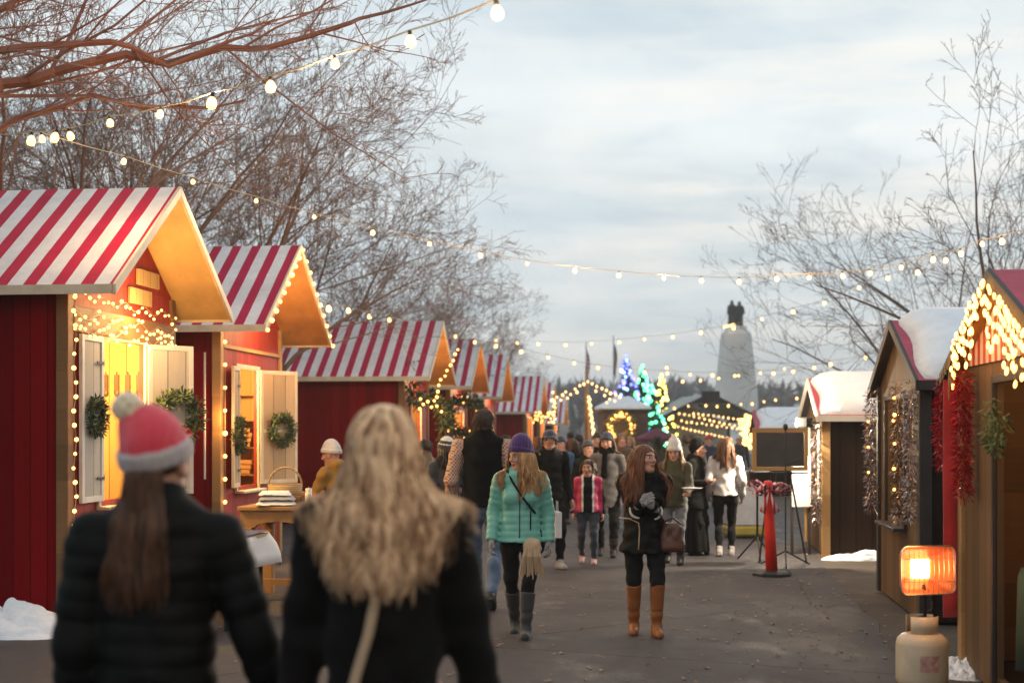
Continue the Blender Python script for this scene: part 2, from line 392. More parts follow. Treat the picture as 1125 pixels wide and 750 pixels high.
# ------------------------------------------------------------------ bare trees
M['bark'] = mat('bark', (.13, .095, .075), .85, .35, 9, bump=.4, bscale=40)
M['twig'] = mat('twig', (.22, .125, .082), .8, .35, 1.2, bump=0)
M['twig_far'] = mat('twig_far', (.15, .105, .088), .85, .3, 1.2, bump=0)
def branch_pts(rng, p, d, L, n, curve, jit):
    pts = [p.copy()]; d = d.normalized()
    for i in range(n):
        d = (d + curve * (1.0 / n) + Vector((rng.gauss(0, jit), rng.gauss(0, jit), rng.gauss(0, jit * .8)))).normalized()
        p = p + d * (L / n); pts.append(p.copy())
    return pts
def grow(m, rng, pts, r0, r1, level, spec, mi=0):
    """tube along pts, then side branches along it"""
    k = len(pts); rad = [r0 + (r1 - r0) * i / (k - 1) for i in range(k)]
    m.tube(pts, rad, 6 if level == 0 else (4 if r0 > .03 else 3), mi)
    if level >= len(spec): return
    num, lf, ang, start, jit = spec[level]
    tot = sum((pts[i + 1] - pts[i]).length for i in range(k - 1))
    for q in range(num):
        s = start + (1 - start) * (q + rng.random()) / num; x = s * (k - 1); i = min(int(x), k - 2); fr = x - i
        p = pts[i].lerp(pts[i + 1], fr); tdir = (pts[i + 1] - pts[i]).normalized()
        o = tdir.orthogonal().normalized(); o.rotate(Matrix.Rotation(rng.uniform(0, 6.283), 3, tdir))
        a = ang * rng.uniform(.7, 1.25); d = tdir * math.cos(a) + o * math.sin(a); d.z += .04
        L = tot * lf * rng.uniform(.6, 1.15) * (1.15 - .6 * s); rr = max(.0030, rad[i] * .46 * rng.uniform(.7, 1))
        sub = branch_pts(rng, p, d, L, 5 if level < 2 else 3, Vector((0, 0, .16 if level < 2 else .0)), jit)
        grow(m, rng, sub, rr, max(.0024, rr * .3), level + 1, spec, mi)
SPEC = [(7, .85, .58, .25, .10), (7, .55, .72, .18, .13), (6, .50, .70, .15, .16), (4, .55, .65, .15, .2)]
def tree_meshes(seed, h=3.0, L=4.2, lean=(0, 0), spec=SPEC, nl=6, spread=.75, twig='twig', lr=.052):
    rng = random.Random(seed)
    tr = MB(); tp = branch_pts(rng, Vector((0, 0, -.1)), Vector((lean[0] * .3, lean[1] * .3, 1)), h, 6, Vector((lean[0], lean[1], 0)) * .3, .03)
    tr.tube(tp, [.17 - .012 * i for i in range(len(tp))], 10)
    cr = MB()
    for i in range(nl):
        a = 2 * math.pi * i / nl + rng.uniform(-.3, .3); e = rng.uniform(.55, 1.0) * spread
        d = Vector((math.cos(a) * math.sin(e) + lean[0], math.sin(a) * math.sin(e) + lean[1], math.cos(e)))
        s = tp[-1 - (i % 3)].copy()
        pts = branch_pts(rng, s, d, L * rng.uniform(.8, 1.2), 8, Vector((lean[0] * .3, lean[1] * .3, -.05)), .09)
        grow(cr, rng, pts, lr, .008, 0, spec)
    return tr.mesh(M['bark'], True), cr.mesh(M[twig])
TREES = [tree_meshes(11, 2.2, 3.6, (.15, -.05)), tree_meshes(12, 2.6, 4.0, (.25, -.1), nl=7), tree_meshes(13, 2.0, 3.8, (.1, 0), spread=1.0)]
TREES_R = [tree_meshes(21, 1.6, 3.3, (-.18, -.05), spec=[(5, .85, .5, .25, .12), (5, .6, .7, .2, .15), (4, .55, .7, .2, .18), (2, .5, .65, .2, .2)], nl=6, twig='twig_far', lr=.034, spread=1.0),
           tree_meshes(22, 1.7, 3.1, (-.1, 0), spec=[(5, .85, .5, .25, .12), (5, .6, .7, .2, .15), (4, .55, .7, .2, .18), (2, .5, .65, .2, .2)], nl=6, twig='twig_far', lr=.034, spread=1.0)]
def bare_tree(k, loc, rz, s, label, group, TS=TREES):
    tr, cr = TS[k]
    o = thing('bare_tree', label, 'tree', loc, rz, group); o.scale = (s, s, s)
    link_mesh('trunk', tr, o); link_mesh('crown', cr, o); return o
LT = 'bare trees behind the left row of stalls'; RT = 'bare trees behind the right row of stalls'
def gx(x, d): return ((x - CX) / F * d, d, 0)
for k, x, d, rz, s, lab in [
    (1, -30, 17.5, 0.2, 1.10, 'bare brown tree rising behind the nearest striped-roof stall, leftmost of the row of trees'),
    (0, 95, 19.5, 2.0, 1.18, 'bare tree with dense dark twigs directly behind the nearest striped roof ridge'),
    (2, 150, 25.0, 4.1, 1.50, 'tall bare tree seen in the gap above the first and second striped roofs'),
    (1, 250, 23.5, 5.2, 1.10, 'bare branching tree directly behind the second striped roof'),
    (0, 320, 29.0, 0.9, 1.10, 'bare tree showing above the peak of the second striped roof'),
    (2, 385, 31.0, 2.6, .92, 'bare tree behind the left end of the third striped roof'),
    (1, 440, 35.0, 1.0, .84, 'bare spreading tree behind the middle of the third striped roof'),
    (0, 495, 42.0, 0.4, .84, 'bare tree reaching over the third roof peak toward the open sky'),
    (2, 30, 30.0, 3.0, 1.75, 'tallest bare tree at the upper left behind all nearer branches'),
    (2, 545, 56.0, 3.6, .84, 'smaller far bare tree above the fourth and fifth striped roofs')]:
    bare_tree(k, gx(x, d), rz, s, lab, LT)
for k, x, d, rz, s, lab in [
    (0, 1045, 30.0, 0.0, 1.30, 'bare tree behind the snow-covered roofs on the right side'),
    (1, 1120, 24.0, 2.2, 1.42, 'bare tree above the nearest right stall at the picture edge'),
    (0, 985, 46.0, 4.4, 1.15, 'far bare tree to the right of the pale stone monument'),
    (1, 1110, 38.0, 5.4, 1.75, 'taller bare tree between the two near right stalls')]:
    bare_tree(k, gx(x, d), rz, s, lab, RT, TREES_R)
# near tree whose limbs reach over the upper left corner (trunk stands left of the view)
rng = random.Random(77)
o = thing('overhanging_tree', 'near bare tree whose reddish limbs reach across the upper left corner of the sky', 'tree', (-6.6, 10.0, 0))
tr = MB(); tp = [Vector((0, 0, -.1)), Vector((.05, .02, 1.2)), Vector((.0, .05, 2.2)), Vector((.15, 0, 3.2))]; tr.tube(tp, [.22, .19, .17, .15], 12); tr.build('trunk', M['bark'], o, True)
cr = MB(); base = Vector(o.location); sp2 = [(14, .30, .55, .10, .10), (5, .45, .7, .2, .14), (3, .5, .7, .2, .2)]
for px, r0 in [([(-200, 210, 10), (-60, 120, 10.2), (0, 98, 10.3), (60, 80, 10.4), (130, 66, 10.5), (240, 58, 10.7), (300, 50, 11), (380, 28, 11.3), (430, 14, 11.5), (480, -4, 11.8)], .060),
               ([(-200, 120, 9.8), (-40, 66, 10), (40, 50, 10.1), (120, 56, 10.2), (190, 66, 10.4), (250, 50, 10.6), (300, 22, 10.8)], .045),
               ([(-150, 60, 10.4), (-20, 20, 10.6), (60, -15, 10.8), (120, -60, 11)], .045),
               ([(-220, 280, 10.2), (-80, 190, 10.6), (20, 130, 10.9), (110, 105, 11.2), (200, 118, 11.6), (270, 110, 11.9)], .04)]:
    pts = [Vector((.1, 0, 2.9))] + [P(*q) - base for q in px]
    # densify
    dp_ = []
    for i in range(len(pts) - 1):
        for f in (0, .5): dp_.append(pts[i].lerp(pts[i + 1], f) + Vector((rng.gauss(0, .03), rng.gauss(0, .03), rng.gauss(0, .03))) * (i > 0))
    dp_.append(pts[-1]); grow(cr, rng, dp_, r0, .008, 0, sp2)
M['twig_red'] = mat('twig_red', (.30, .12, .075), .75, .35, 1.5, bump=0)
cr.build('crown', M['twig_red'], o)
# ------------------------------------------------------------------ market stalls
def bulb_mesh(r, mname):
    m = MB(); m.lathe([(r * .35, 0), (r * .42, -r * .7), (r * .3, -r * .8)], 6, 1)
    m.lathe([(r * .3, -r * .8), (r * .75, -r * 1.3), (r, -r * 2.1), (r * .8, -r * 2.8), (r * .2, -r * 3.1)], 8, 0)
    return m.mesh([M[mname], M['black']], True)
def small_mesh(r, mname):
    m = MB(); m.ball((0, 0, 0), r, 6, 4); return m.mesh([M[mname]], True)
BM = {('b', .03): bulb_mesh(.029, 'bulb'), ('bf', .04): bulb_mesh(.038, 'bulb_far'), 'f': small_mesh(.015, 'fairy'), 'f2': small_mesh(.018, 'fairy'), 'f3': small_mesh(.026, 'fairy')}
BM['B'] = BM[('b', .03)]; BM['BF'] = BM[('bf', .04)]
BR = random.Random(99)
def light_set(name, label, paths, bulbs, mesh, group=None, wire='wire', wr=.004, cat='string lights'):
    """paths: polylines of wire, bulbs: points; all in world space"""
    o = thing(name, label, cat, tuple(bulbs[0]), 0, group); b = Vector(bulbs[0]); m = MB()
    for p in paths:
        if len(p) > 1: m.tube([Vector(q) - b for q in p], wr, 3)
    if m.v: m.build('wire', M[wire], o)
    for p in bulbs:
        q = link_mesh('bulb', mesh, o, Vector(p) - b); k_ = BR.uniform(.8, 1.15); q.scale = (k_, k_, k_); q.rotation_euler = (BR.uniform(-.25, .25), BR.uniform(-.25, .25), 0)
    return o
def blades(m, path, rad, n, ln, wd, rng, mis=(0,), droop=0.0):
    """short leaf or tinsel blades radiating from a path"""
    path = [Vector(p) for p in path]; k = len(path)
    for i in range(n):
        x = rng.random() * (k - 1); a = int(x); p = path[a].lerp(path[min(a + 1, k - 1)], x - a)
        d = Vector((rng.gauss(0, 1), rng.gauss(0, 1), rng.gauss(0, 1))).normalized(); d.z -= droop
        p = p + d * rad * rng.random() ** .5; L = ln * rng.uniform(.6, 1.3); s = d.orthogonal().normalized(); s.rotate(Matrix.Rotation(rng.random() * 6.28, 3, d)); s = s * wd
        m.add([p - s * .5, p + d * L * .6 + s * rng.uniform(.3, .8), p + d * L, p + d * L * .5 - s * .6], [(0, 1, 2, 3)], rng.choice(mis))
def garland(name, label, cat, path, rad, n, ln, wd, mats, seed=1, group=None, droop=.3):
    m = MB(); blades(m, path, rad, n, ln, wd, random.Random(seed), range(len(mats)), droop)
    return tag(m.build(name, mats), label, cat, group)
def wreath(label, loc, rz, r, seed, bow=True, lit=0, group=None, mats=('ever', 'ever_light')):
    o = thing('wreath', label, 'wreath', loc, rz, group); rng = random.Random(seed)
    m = MB(); ring = [(math.cos(a) * r, 0, math.sin(a) * r) for a in [2 * math.pi * i / 24 for i in range(25)]]
    m.tube(ring[:-1], r * .12, 5, 0, closed=True)
    blades(m, ring, r * .32, 900, r * .32, r * .10, rng, (0, 0, 1)); m.build('foliage', [M[x] for x in mats], o)
    if bow:
        b = MB()
        for sx in (-1, 1):
            b.tube([(0, .05, -r * .8), (sx * r * .3, .07, -r * .62), (sx * r * .5, .07, -r * .8), (sx * r * .3, .07, -r * .98), (0, .05, -r * .84)], r * .07, 5)
            b.prism([(0, .05, -r * .85), (sx * r * .15, .06, -r * 1.9), (sx * r * .42, .06, -r * 1.75)], (0, .01, 0))
        b.ball((0, .06, -r * .82), r * .13); b.build('bow', M['red_cloth'], o)
    for i in range(lit):
        a = rng.random() * 6.283; q = r * rng.uniform(.8, 1.2)
        link_mesh('bulb', BM['f3'], o, (math.cos(a) * q, .07 + rng.random() * .04, math.sin(a) * q))
    return o

class Stall: pass
def stall(label, near, th, left, W, D, He, Hr, oh, ohs, wall, front, roof, soffit, trim, opening=None, back=1.0, interior='pine_deep', post='post', counter=False, facade=True, group='striped-roof market stalls on the left'):
    S = Stall(); a = Vector((math.sin(th), math.cos(th), 0)); n = Vector((math.cos(th), -math.sin(th), 0)) * (1 if left else -1)
    c = Vector((near[0], near[1], 0)) + a * W / 2
    phi = math.atan2(-math.cos(th), -math.sin(th)) if left else math.atan2(math.cos(th), math.sin(th))
    o = thing('market_stall', label, 'market stall', c, phi, group); s = 1 if left else -1
    S.o = o; S.M = Matrix.Translation(c) @ Matrix.Rotation(phi, 4, 'Z'); S.s = s; S.W = W; S.phi = phi
    S.x = lambda u: s * (W / 2 - u)
    S.w = lambda u, y, z: S.M @ Vector((S.x(u), y, z))
    hw = W / 2; sl = (Hr - He) / (hw + ohs); zs = Hr - sl * hw - .06; S.zs = zs; S.He = He; S.Hr = Hr; S.oh = oh; S.ohs = ohs; S.sl = sl
    T = .04
    # walls
    for sx in (-1, 1):
        m = MB(); m.b2((sx * hw - (T if sx > 0 else 0), -D, .03), (sx * hw + (0 if sx > 0 else T), -T, zs)); m.build('side_wall', M[wall], o)
    m = MB(); m.b2((-hw + T, -D, .03), (hw - T, -D + T, zs)); m.prism([(-hw, -D, zs), (hw, -D, zs), (0, -D, Hr - .07)], (0, T, 0)); m.build('back_wall', M[wall], o)
    m = MB()
    if opening:
        u0, u1, z0, z1 = opening; xa, xb = sorted((S.x(u0), S.x(u1)))
        m.b2((-hw, -T, .03), (xa, 0, zs)); m.b2((xb, -T, .03), (hw, 0, zs)); m.b2((xa, -T, .03), (xb, 0, z0)); m.b2((xa, -T, z1), (xb, 0, zs))
    else: m.b2((-hw, -T, .03), (hw, 0, zs))
    m.prism([(-hw, -T, zs + .002), (hw, -T, zs + .002), (0, -T, Hr - .07)], (0, T, 0)); m.build('front_wall', M[front], o)
    m = MB(); m.b2((-hw + T, -D + T, .03), (hw - T, -T, .07)); m.build('base', M['dark_trim'], o)
    # interior lining seen through the opening
    if opening:
        m = MB(); m.b2((-hw + T + .003, -back - .02, .08), (hw - T - .003, -back, zs - .02)); m.build('back_board', M[interior], o)
        for sx in (-1, 1): m = MB(); m.b2((sx * (hw - T - .006) - .006, -back, .08), (sx * (hw - T - .006) + .006, -T - .01, zs - .02)); m.build('lining', M[interior], o)
        m = MB(); q = .05
        m.b2((xa - q, .002, z0 - q), (xa, .03, z1 + q)); m.b2((xb, .002, z0 - q), (xb + q, .03, z1 + q)); m.b2((xa, .002, z1), (xb, .03, z1 + q)); m.b2((xa - q, .002, z0 - q - .03), (xb + q, .12, z0 - q))
        m.build('window_frame', M[trim], o, bevel=.004)
    for sx in (-1, 1):
        m = MB(); m.b2((sx * hw - .055, -.075, .02), (sx * hw + .055, .03, zs - .02)); m.build('corner_post', M[post], o, bevel=.006)
    # roof
    for sx in (-1, 1):
        m = MB(); e = hw + ohs
        m.prism([(0, -D - .15, Hr), (sx * e, -D - .15, He), (sx * e, -D - .15, He - .03), (0, -D - .15, Hr - .03)], (0, D + .15 + oh, 0), 0)
        r = m.build('roof_panel', M[roof], o)
        m = MB(); m.prism([(0, -D - .14, Hr - .032), (sx * (e - .004), -D - .14, He - .032), (sx * (e - .004), -D - .14, He - .05), (0, -D - .14, Hr - .05)], (0, D + .14 + oh - .02, 0)); m.build('soffit', M[soffit], r)
        m = MB(); dz = He - .06
        m.prism([(0, oh - .016, Hr + .006), (sx * (e + .01), oh - .016, He + .004), (sx * (e + .01), oh - .016, He - .085), (0, oh - .016, Hr - .085)], (0, .03, 0)); m.build('bargeboard', M[trim], r, bevel=.004)
        m = MB(); m.b2((min(sx * (e - .001), sx * (e + .02)), -D - .15, He - .075), (max(sx * (e - .001), sx * (e + .02)), oh - .018, He + .002)); m.build('fascia', M[trim], r)
    return S
def shutter(S, u, z0, z1, w, ang, mt, hinge):
    """leaf hinged at u, opening away; ang = angle from the wall plane"""
    m = MB(); f = .05; h = z1 - z0
    m.b2((f, -.01, f), (w - f, .008, h - f), 0)
    m.b2((0, -.014, 0), (f, .02, h), 1); m.b2((w - f, -.014, 0), (w, .02, h), 1); m.b2((f, -.014, 0), (w - f, .02, f), 1); m.b2((f, -.014, h - f), (w - f, .02, h), 1); m.b2((f, -.014, h * .45), (w - f, .02, h * .45 + f * .8), 1)
    o = m.build('shutter', [M[mt], M['white_trim'] if mt == 'shutter_white' else M['trim']], S.o, bevel=.003)
    o.location = (S.x(u), .035, z0); o.rotation_euler = (0, 0, ang)
    for hz in (.14, .84):
        h_ = MB(); h_.b2((.004, .021, h * hz - .012), (.16, .027, h * hz + .012)); h_.tube([(0, .012, h * hz - .03), (0, .012, h * hz + .03)], .011, 6); h_.build('hinge', M['iron'], o)
    return o
TH = R(6.5)
# --- first left stall
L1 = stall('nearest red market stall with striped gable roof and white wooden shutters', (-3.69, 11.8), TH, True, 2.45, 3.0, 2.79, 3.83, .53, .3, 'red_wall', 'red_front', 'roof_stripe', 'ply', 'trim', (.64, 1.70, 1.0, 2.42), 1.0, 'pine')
shutter(L1, .64, 1.0, 2.43, .46, 0, 'shutter_white', 'n')          # near leaf folded flat along the wall
shutter(L1, 1.72, 1.0, 2.43, .50, R(180 - 38), 'shutter_white', 'f')
m = MB(); m.b2((-1.16, .004, 2.44), (1.16, .035, 2.66)); m.build('header_board', M['post'], L1.o, bevel=.005)
for zz0, uu in ((2.79, 1.42), (2.98, 1.62)):
    m = MB(); m.b2((L1.x(uu) - .42, .004, zz0), (L1.x(uu) + .12, .035, zz0 + .15)); m.build('wooden_plaque', M['pine'], L1.o, bevel=.005)
M['warm_tool'] = mat('warm_tool', (.10, .05, .02), .5, .2, 8)
for k in range(4):
    m = MB(); m.tube([(0, 0, .0), (0, 0, -.03)], .006, 5); m.box((0, 0, -.12), (.05, .02, .18)); m.ball((0, 0, -.21), .03, 8, 5, sc=(1, .6, 1.3))
    q = m.build('wooden_paddle', M['warm_tool'], None, bevel=.004); q.location = L1.w(2.385, -.31 - .115 * k, 2.20); q.rotation_euler = (0, 0, L1.phi + R(90))
    tag(q, ['dark hanging paddle nearest the left shutter inside the first stall', 'second dark hanging paddle from the left shutter inside the first stall', 'third dark hanging paddle from the left shutter inside the first stall', 'dark hanging paddle nearest the right shutter inside the first stall'][k], 'paddle', 'paddles hanging inside the first stall')
lamp(L1.w(1.2, -.45, 2.3), 190, (1, .70, .22), .08)
lamp(L1.w(1.2, .30, 2.66), 52, (1, .56, .19), .25)
rng = random.Random(5)
pa, bu = [], []
for z, ph in ((2.74, 0), (2.58, 1.5), (2.46, .7)):
    q = [L1.w(.02 + 2.4 * i / 24, .06, z + .035 * math.sin(i * 1.3 + ph)) for i in range(25)]; pa.append(q)
    bu += [q[i] + Vector((0, 0, rng.uniform(-.05, .03))) for i in range(0, 25)]
for k in range(8):
    u = .15 + .3 * k; q = [L1.w(u, .062, 2.74), L1.w(u + rng.uniform(-.05, .05), .062, 2.55 - rng.random() * .12)]; pa[0] = pa[0][:3 * k + 2 + 2 * k] + q + [q[0] + Vector((0, .003, 0))] + pa[0][3 * k + 2 + 2 * k:] if False else pa[0]; bu.append(q[1])
light_set('icicle_lights', 'tangle of warm fairy lights across the header board of the nearest stall', pa, bu, BM['f'], wire='wire_warm')
q = [L1.w(-.03 - .03 * math.sin(i * 1.7), .08, 2.72 - i * .118) for i in range(19)]
light_set('string_lights', 'warm bulbs running down the near corner post of the nearest red stall', [q], q, BM['f2'], wire='wire_warm')
wreath('narrow dark green wreath on the flat white shutter of the nearest stall', L1.w(.42, .085, 1.73), L1.phi, .13, 3, bow=False)
sp_ = L1.w(1.72, .035, 1.75); dr = Matrix.Rotation(L1.phi + R(142), 3, 'Z') @ Vector((1, 0, 0)); nr = Matrix.Rotation(L1.phi + R(142), 3, 'Z') @ Vector((0, -1, 0))
wreath('full leafy wreath with red bow on the angled white shutter of the nearest stall', sp_ + dr * .3 + nr * .07, L1.phi + R(142 + 180), .20, 4)
# --- second left stall
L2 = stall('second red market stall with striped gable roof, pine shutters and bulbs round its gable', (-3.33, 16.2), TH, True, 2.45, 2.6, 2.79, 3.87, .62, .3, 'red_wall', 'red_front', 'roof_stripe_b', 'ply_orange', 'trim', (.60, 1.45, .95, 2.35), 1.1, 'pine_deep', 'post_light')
shutter(L2, .60, .95, 2.36, .42, R(8), 'shutter_pine', 'n')
shutter(L2, 1.47, .95, 2.36, .62, R(180 - 32), 'shutter_pine', 'f')
m = MB(); m.b2((-1.16, .004, 2.56), (1.16, .03, 2.6)); m.build('header_board', M['post_light'], L2.o)
lamp(L2.w(1.0, -.4, 2.2), 150, (1, .68, .22), .08); lamp(L2.w(-.16, .12, 1.75), 9, (1, .5, .15), .1); lamp(L2.w(1.2, .42, 2.9), 34, (1, .55, .2), .2)
wreath('dark wreath on the near pine shutter of the second stall', L2.w(.36, .12, 1.55), L2.phi + R(8), .16, 8, bow=False)
sp_ = L2.w(1.47, .035, 1.62); dr = Matrix.Rotation(L2.phi + R(148), 3, 'Z') @ Vector((1, 0, 0)); nr = Matrix.Rotation(L2.phi + R(148), 3, 'Z') @ Vector((0, -1, 0))
wreath('round green wreath on the open pine shutter beside the third stall wall', sp_ + dr * .32 + nr * .06, L2.phi + R(328), .165, 9, bow=False)
def gable_pts(S, n0, n1, dy=.03, dz=-.06):
    """points down both slopes of the front gable edge"""
    e = S.W / 2 + S.ohs; out = []
    for i in range(n0 + 1): f = i / n0; out.append(S.M @ Vector((S.s * e * (1 - f), S.oh + dy, S.He + (S.Hr - S.He) * f + dz)))
    for i in range(1, n1 + 1): f = i / n1; out.append(S.M @ Vector((-S.s * e * f, S.oh + dy, S.Hr - (S.Hr - S.He) * f + dz)))
    return out
q = gable_pts(L2, 9, 9); light_set('gable_lights', 'warm bulbs outlining the gable edge of the second striped roof', [q], q, BM['f3'], wire='wire_warm')
q = [L2.w(-.02, .07, 2.62 - i * .26) for i in range(8)]; light_set('string_lights', 'large warm bulbs down the near corner post of the second stall', [q], q, BM['f3'], wire='wire_warm')
q = [L2.w(-.03, -.16, 2.5 - .16 * i) + Vector((0, -.02, 0)) for i in range(10)]
o = MB().tube([p - q[0] for p in q], .012, 5); o = o.build('power_cord', M['cloth_white'], None, loc=q[0]); tag(o, 'pale cord hanging down the red side wall of the second stall', 'cord')
# shelf with boxes inside the second stall
o = thing('shelf_unit', 'dark shelf unit glowing inside the second stall', 'shelf', L2.w(2.24, -.42, 0.08), L2.phi + R(90))
for x in (-.20, .20): m = MB(); m.b2((x - .015, -.12, 0), (x + .015, .12, 2.0)); m.build('upright', M['post'], o)
for z in (.95, 1.3, 1.65, 1.98): m = MB(); m.b2((-.182, -.12, z), (.182, .12, z + .02)); m.build('shelf', M['post'], o)
M['box_card'] = mat('box_card', (.30, .15, .06), .7, .3, 6)
for i, (z, n) in enumerate(((1.40, 4), (1.05, 3))):
    for k in range(n):
        m = MB(); m.b2((-.14 + .01 * (k % 2), -.1, 0), (.12 + .015 * (k % 3), .1, .055)); q = m.build('flat_box', M['box_card'], bevel=.004); q.location = L2.w(2.24, -.42, z + .062 * k + .002); q.rotation_euler = (0, 0, L2.phi + R(90))
        tag(q, 'brown box on the %s of the shelf unit, %s' % (('middle board', 'lower board')[i], ('bottom of its pile', 'second from bottom', 'third from bottom', 'top of its pile')[k if k < n - 1 else 3]), 'box', 'flat boxes on the shelf unit')
# --- third left stall
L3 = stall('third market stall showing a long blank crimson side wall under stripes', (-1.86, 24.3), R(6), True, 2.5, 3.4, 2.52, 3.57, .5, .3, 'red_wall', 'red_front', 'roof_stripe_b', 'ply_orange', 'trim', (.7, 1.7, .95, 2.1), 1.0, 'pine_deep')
q = [P(x, y, 24.6) for x, y in ((503, 384), (500, 389), (498, 396), (495, 401), (491, 407), (489, 413), (484, 417), (482, 423), (481, 430), (480, 436))]
light_set('gable_lights', 'cascade of warm bulbs falling from the gable of the third striped roof', [q], q, BM['f3'], wire='wire_warm')
lamp(L3.w(1.2, -.4, 2.0), 60, (1, .6, .2), .08); lamp(L3.w(1.2, .35, 2.55), 30, (1, .55, .2), .2)
garland('evergreen_garland', 'evergreen garland swagged round the opening of the third stall', 'garland', [P(455, 400, 24.3), P(452, 425, 24.4), P(458, 440, 24.5), P(470, 432, 24.9), P(482, 440, 25.4), P(487, 460, 25.8), P(490, 490, 26)], .09, 700, .12, .03, [M['ever'], M['ever_light']], 5)
q = [P(x, y, 24.3) for x, y in ((462, 438), (465, 444), (470, 441), (474, 447), (477, 440), (480, 446), (461, 449), (485, 452))]
light_set('garland_lights', 'greenish warm lights in the garland of the third stall', [], q, BM['f3'])
# --- farther left stalls
def far_stall(label, apex, d, W, ze, zr, lit=True, roof='roof_stripe_b', soff='ply_orange', wall='red_wall'):
    ax, ay, _ = P(apex, HY, d); th = R(6); oh = .5
    n = Vector((math.cos(th), -math.sin(th), 0)); a = Vector((math.sin(th), math.cos(th), 0)); nr = Vector((ax, ay, 0)) - n * oh - a * W / 2
    S = stall(label, (nr.x, nr.y), th, True, W, 2.6, ze, zr, oh, .28, wall, 'red_front', roof, soff, 'trim', (.5, W - .5, .95, 2.0), 1.0, 'pine')
    if lit: lamp(S.w(W / 2, -.4, 1.95), 60, (1, .6, .22), .1); lamp(S.w(W / 2, .3, ze), 24, (1, .5, .18), .2)
    return S
L4 = far_stall('fourth market stall, its striped peak just right of the third roof', 528, 31, 2.5, 2.53, 3.6)
L5 = far_stall('fifth market stall, narrow striped peak with snow on its ledge', 558, 37, 2.5, 2.45, 3.58, soff='post_light')
L6 = far_stall('sixth market stall with a broad magenta striped roof above the capped man', 598, 47, 2.7, 2.2, 3.4)
L7 = far_stall('seventh market stall, thin sliver of striped roof right of the sixth', 609.5, 54, 2.6, 2.2, 3.42)
L8 = far_stall('last market stall at the end of the left row, low red and white roof', 622, 62, 2.6, 1.9, 3.1)
wreath('wreath covered in warm lights on the front of the fourth stall', P(511, 458, 29.5), R(20), .36, 12, bow=True, lit=34)
for S, lab, x0, y0, x1, y1, d, n in ((L6, 'burning-bright cluster of warm bulbs under the eave of the sixth stall', 585, 452, 606, 464, 44.5, 26), (L7, 'vertical run of warm bulbs on the gable of the seventh stall', 605, 428, 610, 462, 52, 18)):
    q = [P(rng.uniform(x0, x1), rng.uniform(y0, y1), d) for _ in range(n)]; light_set('icicle_lights', lab, [], q, BM['f3'] if d < 45 else BM['BF'])
# --- right stalls (lower, dark, snow on their roofs)
RG = 'dark market stalls on the right'
R1 = stall('nearest right-hand stall with orange-lit gable and timber front', (2.76, 7.1), TH, False, 2.5, 2.6, 2.0, 2.56, .10, .25, 'dark_wall', 'front_brown', 'roof_red', 'ply_orange', 'dark_trim', (.2, 1.5, .12, 1.90), 1.3, 'post', 'post_light', group=RG)
R2 = stall('second right-hand stall with dark side wall and thick snow on the roof', (3.40, 11.8), TH, False, 2.4, 2.6, 2.02, 2.62, .08, .25, 'dark_wall', 'front_brown', 'roof_red', 'dark_trim', 'dark_trim', (.8, 1.9, .8, 1.9), 1.0, 'post', 'dark_trim', group=RG)
R3 = stall('third right-hand stall, plain dark wall under a white snowy roof', (3.95, 18.0), TH, False, 2.4, 2.6, 1.80, 2.31, .10, .2, 'dark_wall', 'front_brown', 'roof_red', 'dark_trim', 'white_trim', (.6, 1.8, .8, 1.65), 1.0, 'post', 'post_light', group=RG)
R4 = stall('farthest right-hand stall with snowy roof behind the blackboard', (6.1, 35.0), TH, False, 2.6, 2.6, 1.6, 2.12, .10, .2, 'dark_wall', 'pine_deep', 'roof_red', 'dark_trim', 'roof_red', (.6, 1.9, .7, 1.5), 1.0, 'post', 'post', group=RG)
def snow_roof(S, label, D, th=.14, inset=.12, seed=0):
    """thick snow lying on the near slope and over the ridge"""
    rg = random.Random(seed); e = S.W / 2 + S.ohs; m = MB(); nx, ny = 18, 20; top = []; 
    x0, x1 = -e + .03, e - .03; y0, y1 = -D - .1, S.oh - inset
    for j in range(ny + 1):
        for i in range(nx + 1):
            fx, fy = i / nx, j / ny; x = x0 + (x1 - x0) * fx; y = y0 + (y1 - y0) * fy
            ed = min(fx, 1 - fx, fy, 1 - fy); t_ = th * (min(1, ed / .10)) ** .5 * (1 + .12 * math.sin(x * 3 + seed) * math.sin(y * 2.3))
            y += .03 * math.sin(x * 5 + seed) * (fy > .9)
            top.append((x, y, S.Hr - S.sl * (abs(x) if abs(x) > .12 else .06 + x * x * 4.2) + .004 + t_))
    m.add(top, [(j * (nx + 1) + i, j * (nx + 1) + i + 1, (j + 1) * (nx + 1) + i + 1, (j + 1) * (nx + 1) + i) for j in range(ny) for i in range(nx)])
    o = m.build('snow_layer', M['snow'], None, True); o.matrix_world = S.M; so_ = o.modifiers.new('t', 'SOLIDIFY'); so_.thickness = .02; so_.offset = -1
    tag(o, label, 'snow'); return o
snow_roof(R2, 'thick bluish snow slab on the roof of the second right stall', 2.6, .15, .07, 1)
snow_roof(R3, 'white snow blanket on the low roof of the third right stall', 2.6, .13, .06, 2)
snow_roof(R4, 'snow on the distant right stall roof behind the blackboard', 2.6, .1, .1, 3)
snow_roof(R1, 'thin snow on the nearest right stall roof at the picture edge', 2.6, .05, .45, 4)
